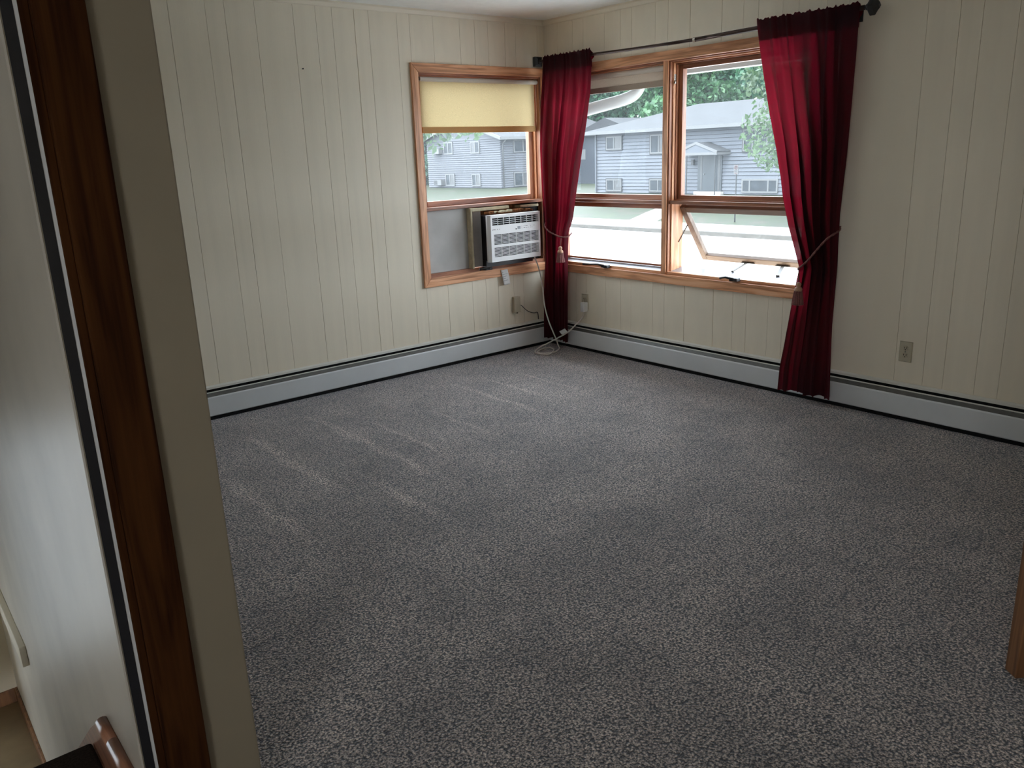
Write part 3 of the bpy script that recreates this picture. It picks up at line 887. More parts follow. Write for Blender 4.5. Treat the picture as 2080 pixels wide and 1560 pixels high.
# ------------------------------------------------------------------ roller shades
def shade(name, label, fn, u0, u1, zr, zb, r, mat, depth, hem, hemmat):
    c = fn((u0 + u1) / 2, -depth, zb)
    t = thing(name, label, 'roller shade', c)
    a, b = fn(u0, -depth, zr), fn(u1, -depth, zr)
    MB().tube([a, b], r, 20).build('roll', M_ROLLER, t, smooth=False)
    for u, s in ((u0, -1), (u1, 1)):
        MB().tube([fn(u, -depth, zr), fn(u + s * .012, -depth, zr)], r * .62, 12).build('end_bracket', M_BLACKPL, t)
    # cloth with a faint bow and edge curl
    nx, nz = 40, 18
    vs, fs = [], []
    for j in range(nz + 1):
        z = (zr - r * .3) + (zb - zr + r * .3) * j / nz
        for i in range(nx + 1):
            k = i / nx
            u = u0 + .012 + (u1 - u0 - .024) * k
            d = depth + r * .95 + 0.004 * math.sin(k * 9 + j * .2) * (j / nz) + 0.006 * (abs(k - .5) * 2) ** 6 * (j / nz)
            vs.append(fn(u, -d, z))
    for j in range(nz):
        for i in range(nx):
            q = j * (nx + 1) + i
            fs.append((q, q + 1, q + nx + 2, q + nx + 1))
    mb = MB(); mb.v = vs; mb.f = fs
    mb.build('shade_cloth', mat, t, smooth=True)
    d = depth + r * .95
    mm = MB()
    p = [(u0 + .010, zb - .001), (u1 - .010, zb - .001), (u1 - .010, zb + hem), (u0 + .010, zb + hem)]
    mm.prism(p, lambda q: fn(q[0], -(d - .007), q[1]), lambda q: fn(q[0], -(d + .007), q[1]))
    mm.build('hem_bar', hemmat, t, bevel=.002)
    return t
M_HEM = cloth('hem_cloth', (0.62, 0.42, 0.20), (0.75, 0.48, 0.20), 0.4, weave=500, sheen=0.0)
shade('roller_shade', 'yellow translucent roller shade drawn halfway down the small window', fnA, -1.120, -0.062, 2.008, 1.655, 0.016, M_SHADE, 0.026, 0.040, M_HEM)
shade('roller_shade', 'beige roller shade nearly rolled up behind the left curtain', fnB, -1.148, -0.10, 2.000, 1.890, 0.018, M_SHADE2, 0.034, 0.036, M_SHADE2)

# ------------------------------------------------------------------ air conditioner
ac = thing('air_conditioner', 'white window air conditioner in the lower half of the small window', 'air conditioner', (-0.45, -0.02, 0.69))
FX0, FX1, FZ0, FZ1 = -0.722, -0.231, 0.733, 1.071
FH = FZ1 - FZ0; FW = FX1 - FX0
YF, YK = -0.165, -0.128
def fx(k): return FX0 + FW * k
def fz(k): return FZ1 - FH * k
MB().box(-0.694, -0.252, -0.130, 0.40, 0.738, 1.064).build('case', M_BLACKPL, ac)
mm = MB()
rows = [(0.0, 0.055), (0.225, 0.41), (0.64, 0.69), (0.905, 1.0)]
for a, b in rows:
    mm.box(fx(0.03), fx(1), YF, YK, fz(a), fz(b))
for a, b, l, r in ((0.055, 0.225, 0.06, 0.965), (0.41, 0.64, 0.085, 0.965), (0.69, 0.905, 0.085, 0.965)):
    mm.box(fx(0.03), fx(l), YF, YK, fz(a), fz(b)); mm.box(fx(r), fx(1), YF, YK, fz(a), fz(b))
# bevelled left flank
mm.prism([(fx(0.03), YF), (fx(0.03), YK), (fx(-0.002), YK), (fx(-0.002), YF + .020)], lambda p: (p[0], p[1], FZ0), lambda p: (p[0], p[1], FZ1))
mm.build('front_cover', M_WHITEPL, ac)
def grille(x0, x1, z0, z1, nr, nc, sl, name):
    g = MB()
    for i in range(nr + 1):
        zc = z0 + (z1 - z0) * i / nr
        g.box(x0, x1, YF + .004, YF + .010, zc - sl / 2, zc + sl / 2)
    for j in range(nc + 1):
        xc = x0 + (x1 - x0) * j / nc
        g.box(xc - .0014, xc + .0014, YF + .003, YF + .011, z0, z1)
    return g.build(name, M_WHITEPL, ac)
grille(fx(.062), fx(.963), fz(.222), fz(.060), 4, 8, .0030, 'outlet_grille')
grille(fx(.087), fx(.963), fz(.638), fz(.412), 8, 6, .0034, 'intake_grille')
grille(fx(.087), fx(.963), fz(.903), fz(.692), 8, 6, .0034, 'intake_grille')
MB().box(fx(.06), fx(.965), YF + .030, YF + .034, fz(.91), fz(.05)).build('inner_mesh', M_BLACK, ac)
# display, button and the tiny grey print
MB().box(fx(.545), fx(.60), YF - .0015, YF + .004, fz(.345), fz(.282)).build('display', M_GREYPL, ac)
MB().lathe([(.0055, 0), (.0055, .003)], (fx(.515), YF - .002, fz(.335)), 12, axis='y').build('button', M_BLACKPL, ac)
mm = MB()
def dashes(x0, x1, z, n, h, seed):
    rr = random.Random(seed)
    w = (x1 - x0) / n
    for i in range(n):
        if rr.random() < .12: continue
        xa = x0 + w * i
        mm.box(xa, xa + w * .68, YF - .0006, YF + .001, z - h * rr.uniform(.6, 1), z)
dashes(fx(.055), fx(.135), fz(.300), 5, .0052, 1); dashes(fx(.150), fx(.205), fz(.300), 4, .0052, 2)
for z in (.285, .315, .345): dashes(fx(.625), fx(.64), fz(z), 1, .003, 3)
dashes(fx(.665), fx(.765), fz(.287), 8, .0034, 4); dashes(fx(.665), fx(.785), fz(.325), 10, .0034, 5)
dashes(fx(.80), fx(.835), fz(.290), 3, .0034, 6); dashes(fx(.85), fx(.90), fz(.290), 4, .0034, 7); dashes(fx(.80), fx(.845), fz(.325), 4, .0034, 8)
o = mm.build('control_print', M_INK, ac); o['label'] = 'tiny grey control print'; o['kind'] = 'stuff'
# accordion side panel in its beige frame
for i in range(4):
    xa = -0.769 + i * 0.0188
    MB().prism([(xa, -0.030), (xa + .0094, -0.044), (xa + .0188, -0.030), (xa + .0188, -0.022), (xa, -0.022)], lambda p: (p[0], p[1], 0.695), lambda p: (p[0], p[1], 1.097)).build('accordion_fold', M_ACC, ac)
MB().box(-0.787, -0.770, -0.034, 0.019, 0.684, 1.124).build('side_channel', M_BEIGE, ac, bevel=.004)
MB().box(-0.770, -0.42, -0.032, 0.05, 1.100, 1.122).build('top_channel', M_BEIGE, ac, bevel=.003)
MB().box(-0.30, -0.115, -0.022, 0.05, 1.098, 1.116).build('top_channel', M_BEIGE, ac, bevel=.003)
mm = MB()
rr = random.Random(5)
for i in range(26):
    xa = -0.64 + i * 0.0165
    mm.box(xa, xa + .018, -0.062 - rr.uniform(0, .012), -0.002, 1.070, 1.078 + rr.uniform(0, .016))
mm.build('foam_seal', M_RUST, ac, bevel=.003)
mm = MB()
for i in range(10):
    xa = -0.60 + i * 0.018
    mm.box(xa, xa + .02, -0.066 - rr.uniform(0, .01), -0.040, 1.078, 1.086 + rr.uniform(0, .010))
mm.build('foam_strip', M_BEIGE, ac, bevel=.003)
MB().box(-0.70, -0.245, -0.085, -0.004, 0.690, 0.738).build('bottom_flange', M_BLACKPL, ac)

# power cord coiled on the carpet and plugged into the outlet
cd = thing('power_cord', 'white power cord looped on the carpet from the air conditioner to the outlet', 'power cord', (-0.3, -0.28, 0.0))
pts = [(-0.285, -0.140, 0.740), (-0.272, -0.142, 0.720), (-0.221, -0.135, 0.610), (-0.212, -0.155, 0.475), (-0.220, -0.182, 0.342), (-0.211, -0.212, 0.230), (-0.193, -0.242, 0.140), (-0.172, -0.257, 0.072),
       (-0.158, -0.262, 0.022), (-0.185, -0.300, 0.010), (-0.28, -0.348, 0.009), (-0.371, -0.301, 0.009), (-0.366, -0.251, 0.009), (-0.292, -0.203, 0.009), (-0.217, -0.209, 0.011), (-0.237, -0.284, 0.018), (-0.284, -0.344, 0.020),
       (-0.361, -0.368, 0.010), (-0.399, -0.289, 0.009), (-0.361, -0.215, 0.009), (-0.285, -0.185, 0.024), (-0.225, -0.215, 0.050), (-0.195, -0.300, 0.100), (-0.175, -0.390, 0.153), (-0.14, -0.442, 0.213), (-0.08, -0.452, 0.259), (-0.045, -0.436, 0.290), (-0.040, -0.432, 0.305)]
MB().tube(smooth_path(pts, 8), 0.0052, 10).build('cord', M_CORDW, cd, smooth=True)
MB().box(-0.052, -0.008, -0.447, -0.405, 0.298, 0.372).build('plug', M_WHITEPL, cd, bevel=.006)
MB().lathe([(.006, 0), (.006, .004)], (-0.030, -0.403, 0.352), 10, axis='y').build('reset_button', M_INK, cd)
a = Vector((-0.180, -0.372, 0.150)); 
MB().hexa([(-.185, -.398, .160), (-.185, -.335, .128), (-.183, -.335, .128), (-.183, -.398, .160), (-.205, -.390, .188), (-.205, -.327, .157), (-.203, -.327, .157), (-.203, -.390, .188)]).build('warning_tag', M_PAPER, cd)

# ------------------------------------------------------------------ outlets, jack, note
def outlet(label, yc, zc, w=.072, h=.115):
    t = thing('wall_outlet', label, 'outlet', (0, yc, zc))
    MB().prism([(-w / 2, -h / 2), (w / 2, -h / 2), (w / 2, h / 2), (-w / 2, h / 2)], lambda p: (0.0, yc + p[0], zc + p[1]), lambda p: (-.0065, yc + p[0] * .90, zc + p[1] * .93)).build('cover_plate', M_BEIGEPL, t, bevel=.001)
    for s in (-1, 1):
        z = zc + s * .0195
        poly = [(.0165 * math.cos(a2) if abs(.0165 * math.cos(a2)) < .0165 else 0, .0145 * math.sin(a2)) for a2 in [i * math.pi / 8 for i in range(16)]]
        f = MB().prism(poly, lambda p: (-.006, yc + p[0], z + p[1]), lambda p: (-.0085, yc + p[0], z + p[1])).build('receptacle', M_BEIGEPL2, t)
        g = MB()
        g.box(-.0092, -.008, yc + .0055, yc + .0080, z - .001, z + .0085)
        g.box(-.0092, -.008, yc - .0080, yc - .0055, z - .001, z + .0085)
        g.box(-.0092, -.008, yc - .0025, yc + .0025, z - .010, z - .005)
        g.build('slots', M_BLACK, f)
    MB().lathe([(.003, -.0085), (.003, -.006)], (0, yc, zc), 10, axis='x').build('screw', M_METAL, t)
    return t
outlet('ivory wall outlet right of the dark red curtain', -2.900, 0.373)
outlet('ivory wall outlet with the white plug, left below the wide window', -0.408, 0.373)

t = thing('phone_jack', 'beige phone jack box on the wall under the paper note', 'phone jack', (-0.368, 0, 0.355))
MB().box(-0.401, -0.336, -0.030, 0.0, 0.295, 0.418).build('jack_box', M_BEIGEPL2, t, bevel=.004)
MB().box(-0.376, -0.360, -0.024, -0.006, 0.284, 0.295).build('jack_port', M_BRASS, t, bevel=.002)
t = tag(MB().tube(smooth_path([(-0.336, -0.012, 0.345), (-0.315, -0.012, 0.340), (-0.275, -0.010, 0.305), (-0.235, -0.010, 0.278), (-0.185, -0.010, 0.262), (-0.155, -0.010, 0.262), (-0.143, -0.010, 0.252), (-0.140, -0.012, 0.203)], 6), 0.0028, 8).build('phone_cable', M_CABLE, smooth=True),
        'thin dark cable drooping from the beige jack box to the heater', 'cable')

nt_ = thing('paper_note', 'small handwritten paper note hanging from the sill under the air conditioner', 'note', (-0.475, -0.03, 0.52))
vs, fs = [], []
nzq = 10
for j in range(nzq + 1):
    k = j / nzq
    z = 0.642 - 0.116 * k
    d = -0.0225 - 0.006 * math.sin(k * 2.6) - 0.006 * k * k
    for i in range(5):
        x = -0.517 + 0.016 * k + 0.066 * i / 4
        vs.append((x, d - .001 * math.sin(i * .8), z + 0.003 * i / 4))
for j in range(nzq):
    for i in range(4):
        q = j * 5 + i
        fs.append((q, q + 1, q + 6, q + 5))
mb = MB(); mb.v = vs; mb.f = fs
mb.build('paper', M_PAPER, nt_, smooth=True, solid=.0006)
mm = MB()
def note_pt(u, k):
    d = -0.0225 - 0.006 * math.sin(k * 2.6) - 0.006 * k * k - .0013
    return Vector((-0.517 + 0.016 * k + 0.066 * u, d, 0.642 - 0.116 * k + .003 * u))
rr = random.Random(3)
for k0, u0, u1, hgt in ((.16, .10, .26, .05), (.29, .08, .85, .025), (.43, .08, .62, .04), (.56, .08, .46, .03), (.70, .08, .72, .045)):
    n = int((u1 - u0) * 26)
    path = [note_pt(u0 + (u1 - u0) * i / n, k0 + hgt * (rr.uniform(-.5, .5))) for i in range(n + 1)]
    mm.tube(path, .0009, 5)
mm.build('handwriting', M_INK, nt_)['label'] = 'rows of dark handwriting'

# nail left in the wall and two old screw holes
t = tag(MB().lathe([(.0015, 0), (.0015, -.014), (.005, -.015), (.005, -.018)], (-1.987, 0.0, 2.04), 10, axis='y').build('nail', M_FINIAL), 'dark nail left in the cream planks high on the left wall', 'nail')

# ------------------------------------------------------------------ curtain rod
rod = thing('curtain_rod', 'dark bronze curtain rod above the wide window with square finials', 'curtain rod', (-0.08, -1.3, 2.13))
def rz(y):     # slight sag in the middle
    return lerp_tab([(-2.56, 2.150), (-2.0, 2.136), (-1.4, 2.126), (-0.8, 2.134), (-0.02, 2.152)], y)
MB().tube([(-0.08, y, rz(y)) for y in (-2.56, -2.3, -2.0, -1.7, -1.476)], 0.0125, 14).build('rod_tube', M_ROD, rod, smooth=True)
MB().tube([(-0.08, y, rz(y)) for y in (-1.47, -1.2, -0.9, -0.5, -0.06)], 0.0100, 14).build('rod_tube', M_ROD, rod, smooth=True)
MB().tube([(-0.08, -1.484, rz(-1.48)), (-0.08, -1.466, rz(-1.47))], 0.0135, 14).build('joint_ring', M_BRASS, rod)
def finial(y, s, r):
    c = Vector((-0.08, y, 2.150))
    f = MB().lathe([(.012, 0), (.009, s * .010), (.016, s * .016), (.016, s * .022)], (c.x, c.y, c.z), 12, axis='y').build('finial_neck', M_FINIAL, rod)
    b = y + s * .022
    mm = MB()
    sq = [(-1, -1), (1, -1), (1, 1), (-1, 1)] if s > 0 else [(-1.25, 0), (0, -1.25), (1.25, 0), (0, 1.25)]
    prev = None
    for rr_, dy in ((.55, 0), (1.0, .012), (1.0, .040), (.62, .050), (.30, .062)):
        ring = [(c.x + q[0] * r * rr_, b + s * dy, c.z + q[1] * r * rr_) for q in sq]
        base = len(mm.v); mm.v += ring
        if prev is not None:
            for i in range(4):
                j = (i + 1) % 4
                mm.f.append((prev + i, prev + j, base + j, base + i))
        else:
            mm.f.append((base, base + 1, base + 2, base + 3))
        prev = base
    mm.f.append((prev, prev + 1, prev + 2, prev + 3))
    mm.build('finial', M_FINIAL, rod, bevel=.002)
finial(-2.555, -1, .036)
finial(-0.062, 1, .034)
for y in (-2.50, -0.10):
    mm = MB().box(-0.095, -0.0005, y - .006, y + .006, rz(y) - .018, rz(y) - .0105)
    mm.box(-0.006, -0.0005, y - .012, y + .012, rz(y) - .055, rz(y) + .01)
    mm.build('bracket', M_FINIAL, rod)

# ------------------------------------------------------------------ curtains
def curtain(label, YL, YR, XC, ztop, zbot, nf, amp, seed, loc, wob=1.0, tie=.84):
    """YL/YR: edge positions by height, XC: mean distance from the wall by height, amp: pleat depth by height"""
    t = thing('curtain', label, 'curtain', loc, 'wine red curtains at the wide window')
    rr = random.Random(seed)
    ph = [rr.uniform(0, 6.28) for _ in range(8)]
    nu, nv_ = 220, 120
    vs, fs = [], []
    for j in range(nv_ + 1):
        k = j / nv_
        z = ztop + (zbot - ztop) * k
        yl, yr = lerp_tab(YL, z), lerp_tab(YR, z)
        xc, am = lerp_tab(XC, z), lerp_tab(amp, z)
        for i in range(nu + 1):
            u = i / nu
            uu = u + 0.018 * wob * math.sin(2 * math.pi * 2.1 * u + ph[0] + 1.5 * k) + 0.010 * wob * math.sin(2 * math.pi * 4.3 * u + ph[1] - 2.2 * k)
            fold = math.sin(2 * math.pi * nf * uu + ph[2] + 0.5 * math.sin(3.0 * k + ph[3]))
            fold = math.copysign(abs(fold) ** 0.8, fold)
            big = math.sin(2 * math.pi * (nf / 2.7) * u + ph[4] + 0.8 * k)
            fine = math.sin(2 * math.pi * nf * 2.3 * uu + ph[5])
            top = max(0.0, 1 - (ztop - z) / 0.30)
            wf = 0.72 if z > tie else 0.72 - 0.42 * min(1, (tie - z) / .35)
            wg = 0.38 if z > tie else 0.38 + 0.40 * min(1, (tie - z) / .35)
            x = xc + am * (wf * fold * (1 - .55 * top) + wg * big * (1 - top) + 0.14 * fine + 0.45 * top * math.sin(2 * math.pi * nf * 1.9 * uu + ph[6]))
            y = yl + (yr - yl) * u + 0.25 * am * math.cos(2 * math.pi * nf * uu + ph[2]) * min(1, 4 * u, 4 * (1 - u))
            zz = z
            if j == 0:
                zz += 0.005 * math.sin(2 * math.pi * nf * 2.1 * uu + ph[6]) + 0.003 * math.sin(2 * math.pi * nf * 4.7 * u)
            if k > .9:
                zz += (k - .9) * 10 * 0.003 * math.sin(2 * math.pi * nf * uu + ph[2] + 1)
            vs.append((min(x, -0.012), y, zz))
    for j in range(nv_):
        for i in range(nu):
            q = j * (nu + 1) + i
            fs.append((q, q + 1, q + nu + 2, q + nu + 1))
    mb = MB(); mb.v = vs; mb.f = fs
    p = mb.build('drape', M_CURT, t, smooth=True)
    # rod pocket and doubled header on the back of the cloth
    vs2, fs2 = [], []
    nh = 10
    for j in range(nh + 1):
        z = ztop - .004 - 0.115 * j / nh
        jj = min(nv_, int(round((ztop - z) / (ztop - zbot) * nv_)))
        for i in range(0, nu + 1, 2):
            xx, yy, _ = vs[jj * (nu + 1) + i]
            bulge = 0.034 * math.sin(math.pi * min(1, (ztop - .01 - z) / 0.065)) if z > ztop - .075 else 0.002
            vs2.append((min(-.014, xx + .003 + max(0, bulge)), yy, z))
    w = nu // 2 + 1
    for j in range(nh):
        for i in range(w - 1):
            q = j * w + i
            fs2.append((q, q + 1, q + w + 1, q + w))
    mb = MB(); mb.v = vs2; mb.f = fs2
    mb.build('header', M_CURT, t, smooth=True)
    return t
RL = [(2.18, -1.930), (2.143, -1.935), (1.996, -1.966), (1.871, -1.999), (1.661, -2.054), (1.472, -2.112), (1.306, -2.154), (1.203, -2.173), (1.043, -2.218), (0.93, -2.259), (0.802, -2.304), (0.701, -2.291), (0.58, -2.274), (0.363, -2.25), (0.194, -2.225), (0.04, -2.218)]
RR_ = [(2.18, -2.543), (2.128, -2.543), (1.961, -2.540), (1.459, -2.523), (1.108, -2.508), (0.941, -2.511), (0.659, -2.523), (0.368, -2.538), (0.06, -2.551)]
curtain('wine red curtain tied back at the right end of the window', RL, RR_,
        [(2.18, -.106), (2.05, -.104), (1.4, -.100), (.80, -.100), (.4, -.118), (0.03, -.122)], 2.176, 0.050, 5.5,
        [(2.18, .009), (2.05, .012), (1.4, .040), (.80, .034), (.4, .038), (0.03, .036)], 11, (-0.1, -2.35, 0.05))
LL = [(2.18, -0.100), (2.154, -0.103), (1.80, -0.075), (1.533, -0.062), (1.013, -0.082), (0.656, -0.098), (0.351, -0.088), (0.05, -0.084)]
LR_ = [(2.18, -0.590), (2.145, -0.595), (2.075, -0.605), (1.989, -0.598), (1.9, -0.592), (1.693, -0.547), (1.48, -0.490), (1.185, -0.423), (1.005, -0.385), (0.911, -0.340), (0.804, -0.335), (0.602, -0.344), (0.384, -0.347), (0.06, -0.343)]
curtain('wine red curtain tied back in the corner beside the air conditioner', LL, LR_,
        [(2.18, -.106), (2.05, -.104), (1.4, -.100), (.87, -.100), (.4, -.118), (0.03, -.120)], 2.176, 0.060, 6.0,
        [(2.18, .009), (2.05, .012), (1.4, .040), (.87, .028), (.4, .030), (0.03, .030)], 23, (-0.1, -0.22, 0.06))

def tieback(label, path, knot, tassel_c, zt, zb, loc):
    t = thing('curtain_tieback', label, 'curtain tieback', loc, 'corded tiebacks with tassels')
    P = smooth_path(path, 8)
    # two twisted strands
    for s in (0, math.pi):
        q = []
        for i, p in enumerate(P):
            a = i * 0.9 + s
            q.append(p + Vector((math.cos(a) * .0028, 0, math.sin(a) * .0028)))
        MB().tube(q, 0.0044, 8).build('cord_strand', M_ROPE, t, smooth=True)
    c = Vector(tassel_c)
    MB().tube([Vector(knot), Vector((c.x, c.y, zt + .004))], .0035, 8).build('hanger', M_ROPE, t, smooth=True)
    MB().lathe([(.006, .0), (.013, -.006), (.016, -.014), (.011, -.023), (.013, -.027), (.020, -.033), (.023, -.043), (.021, -.051)], (c.x, c.y, zt), 14).build('tassel_knob', M_TASSEL, t, smooth=True)
    sk = MB().lathe([(.021, -.049), (.023, -.056), (.027, -.085), (.033, zb - zt), (.027, zb - zt + .002)], (c.x, c.y, zt), 30, ridge=.07).build('tassel_skirt', M_ROPE, t)
    return t
tieback('corded tieback with tassel around the curtain beside the air conditioner',
        [(-0.012, -0.075, 1.012), (-0.060, -0.078, 0.992), (-0.135, -0.110, 0.955), (-0.158, -0.180, 0.915), (-0.158, -0.255, 0.890), (-0.150, -0.318, 0.876), (-0.112, -0.350, 0.880), (-0.062, -0.335, 0.900)],
        (-0.152, -0.315, 0.876), (-0.168, -0.318, 0), 0.808, 0.688, (-0.15, -0.3, 0.69))
tieback('corded tieback with tassel around the curtain at the right end of the window',
        [(-0.020, -2.478, 1.032), (-0.080, -2.505, 1.015), (-0.150, -2.480, 0.978), (-0.165, -2.430, 0.915), (-0.160, -2.370, 0.845), (-0.150, -2.315, 0.800), (-0.105, -2.290, 0.795), (-0.060, -2.310, 0.830)],
        (-0.150, -2.314, 0.800), (-0.168, -2.330, 0), 0.722, 0.592, (-0.15, -2.32, 0.59))

# ------------------------------------------------------------------ outdoors: own eave, gutter, downspout
t = thing('eave', 'white soffit and gutter of this house along the top of the right window', 'eave', (0.35, -2.0, 2.0))
MB().box(T + .002, 0.52, -6.0, 0.74, 2.115, 2.135).build('soffit', M_SOFFIT, t)
MB().prism([(0.52, 2.00), (0.60, 2.00), (0.635, 2.05), (0.635, 2.10), (0.62, 2.10), (0.62, 2.055), (0.59, 2.015), (0.53, 2.015), (0.53, 2.16), (0.52, 2.16)], lambda p: (p[0], -6.0, p[1]), lambda p: (p[0], -0.33, p[1])).build('gutter', M_SOFFIT, t)
MB().box(T + .002, 0.60, -6.0, 0.74, 2.16, 2.30).build('roof_edge', M_ROOF, t)
ds = tag(MB().tube(smooth_path([(0.60, -0.425, 2.06), (0.60, -0.425, 1.99), (0.585, -0.415, 1.93), (0.54, -0.385, 1.885), (0.46, -0.340, 1.856), (0.36, -0.245, 1.825), (0.27, -0.150, 1.795), (0.225, -0.06, 1.765), (0.215, 0.02, 1.70), (0.215, 0.06, 1.60), (0.215, 0.07, 0.5), (0.215, 0.07, -1.6)], 6), 0.045, 12).build('downspout', M_SOFFIT, smooth=True), 'white downspout elbow just outside the window beside the left curtain', 'downspout')

# ------------------------------------------------------------------ outdoors: ground
def gz(x):
    return lerp_tab([(-60, -1.75), (8.0, -1.75), (22.8, -1.80), (25.7, -1.79), (34.0, -1.06), (60, -0.95), (160, -0.8)], x)
def strip(name, mat, xs, y0, y1, dz=0.0, label=None, cat=None, ny=30):
    vs, fs = [], []
    for i, x in enumerate(xs):
        for j in range(ny + 1):
            vs.append((x, y0 + (y1 - y0) * j / ny, gz(x) + dz))
    for i in range(len(xs) - 1):
        for j in range(ny):
            q = i * (ny + 1) + j
            fs.append((q, q + 1, q + ny + 2, q + ny + 1))
    mb = MB(); mb.v = vs; mb.f = fs
    return struct(mb.build(name, mat), label, cat)
strip('ground_near_yard', M_ROAD, [-40, -8, 0.3, 5.9], -60, 150, 0.0, 'unseen near ground below the windows, made pale to bounce daylight in', 'pavement')  # out of view; pale colour chosen to reflect daylight onto the ceiling
strip('ground_street', M_ROAD, [5.9, 8, 12, 16, 20, 22.8], -60, 150, -0.15, 'pale street in front of the windows', 'street')
strip('ground_sidewalk', M_WALK, [23.0, 24.0, 25.7], -60, 150, 0.0, 'pale sidewalk along the far side of the street', 'sidewalk')
strip('ground_lawn', M_GRASS, [25.7, 27, 28.5, 30, 32, 34, 40, 60, 160], -60, 150, 0.0, 'dry green lawn in front of the white house', 'lawn')
struct(MB().box(22.78, 23.0, -60, 150, -1.95, -1.79).build('trim_kerb', M_KERB), 'grey kerb between street and sidewalk', 'kerb')
# front walk from the sidewalk to the white house door
vs = []
for (x, ya_, yb_) in ((25.65, 20.9, 22.6), (28.0, 21.9, 23.5), (31.0, 22.9, 24.4), (33.9, 23.3, 24.9)):
    vs += [(x, ya_, gz(x) + .012), (x, yb_, gz(x) + .012)]
mb = MB(); mb.v = vs; mb.f = [(0, 1, 3, 2), (2, 3, 5, 4), (4, 5, 7, 6)]
struct(mb.build('ground_front_walk', M_WALK), 'concrete front walk across the lawn to the white house', 'walkway')

# ------------------------------------------------------------------ outdoors: the white house
def lap_siding(mm, fn, u0, u1, z0, z1, step, lip=.05, rev=.021):
    n = int(round((z1 - z0) / step))
    for i in range(n):
        a = z0 + (z1 - z0) * i / n + rev; b = z0 + (z1 - z0) * (i + 1) / n
        mm.hexa([fn(u0, 0, a), fn(u1, 0, a), fn(u1, lip, a), fn(u0, lip, a), fn(u0, 0, b), fn(u1, 0, b), fn(u1, .004, b), fn(u0, .004, b)])

def house_window(parent, fn, u0, u1, z0, z1, divs, frame_out, drape=False, fr=0.07, dark=True):
    """window with outer trim, frame, mullions and panes; fn(u, d, z) with d out of the wall"""
    def bx(mm, a, b, c, d, e, f):
        d += .055
        mm.hexa([fn(a, c, e), fn(b, c, e), fn(b, d, e), fn(a, d, e), fn(a, c, f), fn(b, c, f), fn(b, d, f), fn(a, d, f)])
    root = bpy.data.objects.new('window', None); C.objects.link(root); root.empty_display_size = .1
    root.location = fn((u0 + u1) / 2, 0, z0); adopt(root, parent)
    if dark:
        mm = MB()
        o = .055
        bx(mm, u0 - o, u1 + o, .0, .038, z0 - o, z0); bx(mm, u0 - o, u1 + o, .0, .038, z1, z1 + o)
        bx(mm, u0 - o, u0, .0, .038, z0, z1); bx(mm, u1, u1 + o, .0, .038, z0, z1)
        mm.build('outer_trim', M_EXDARK, root)
    mm = MB()
    bx(mm, u0, u1, .0, .05, z0, z0 + fr); bx(mm, u0, u1, .0, .05, z1 - fr, z1)
    bx(mm, u0, u0 + fr, .0, .05, z0 + fr, z1 - fr); bx(mm, u1 - fr, u1, .0, .05, z0 + fr, z1 - fr)
    for k in divs:
        uc = u0 + (u1 - u0) * k
        bx(mm, uc - fr * .5, uc + fr * .5, .0, .052, z0 + fr, z1 - fr)
    mm.build('frame', frame_out, root)
    ks = [0] + list(divs) + [1]
    for i in range(len(ks) - 1):
        mm = MB()
        bx(mm, u0 + (u1 - u0) * ks[i] + fr * .3, u0 + (u1 - u0) * ks[i + 1] - fr * .3, .012, .03, z0 + fr * .5, z1 - fr * .5)
        mm.build('pane', M_DRAPE if (drape and i % 2 == (0 if drape == 1 else 1)) else M_EXGLASS, root)

HX = 34.0
hb = thing('white_house', 'white lap sided two level house with grey hip roof across the street', 'house', (HX + 4, 24, -1.1))
fB = lambda u, d, z: (HX - d, u, z)
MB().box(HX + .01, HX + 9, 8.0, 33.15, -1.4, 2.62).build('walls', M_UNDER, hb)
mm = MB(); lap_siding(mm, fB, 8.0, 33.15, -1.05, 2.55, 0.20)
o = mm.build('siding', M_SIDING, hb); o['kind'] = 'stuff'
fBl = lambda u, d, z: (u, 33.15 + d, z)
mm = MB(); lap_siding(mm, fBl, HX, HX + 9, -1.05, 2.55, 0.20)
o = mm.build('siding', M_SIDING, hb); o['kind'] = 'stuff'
# hip roof
ez, rzv = 2.66, 4.10
e0x, e1x, e0y, e1y = HX - .62, HX + 9.62, 7.4, 33.77
hw = (e1x - e0x) / 2; xc = (e0x + e1x) / 2
vs = [(e0x, e0y, ez), (e1x, e0y, ez), (e1x, e1y, ez), (e0x, e1y, ez), (xc, e0y + hw, rzv), (xc, e1y - hw, rzv)]
mb = MB(); mb.v = vs; mb.f = [(0, 3, 5, 4), (1, 4, 5, 2), (0, 4, 1), (3, 2, 5), (0, 1, 2, 3)]
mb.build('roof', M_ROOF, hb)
mm = MB()
mm.box(e0x - .03, e0x + .03, e0y, e1y, ez - .17, ez + .02); mm.box(e0x, e1x, e1y - .03, e1y + .03, ez - .17, ez + .02)
mm.build('fascia', M_EXTRIM, hb)
MB().box(e0x, HX + .02, e0y, e1y, ez - .10, ez - .08).build('soffit', M_EXTRIM, hb)
house_window(hb, fB, 30.85, 32.13, 1.56, 2.35, [.5], M_EXTRIM, drape=1)
house_window(hb, fB, 27.25, 28.53, 1.25, 2.32, [.5], M_EXTRIM, drape=1)
house_window(hb, fB, 30.87, 32.14, -0.94, -0.22, [.5], M_EXTRIM, drape=1)
house_window(hb, fB, 27.25, 28.56, -0.94, -0.22, [.5], M_EXTRIM)
house_window(hb, fB, 19.95, 22.06, 1.21, 2.33, [.30, .72], M_EXTRIM)
house_window(hb, fB, 19.83, 22.05, -0.95, -0.22, [.26, .77], M_EXTRIM, dark=False, fr=.09)
house_window(hb, fB, 14.0, 16.0, 1.21, 2.33, [.5], M_EXTRIM)
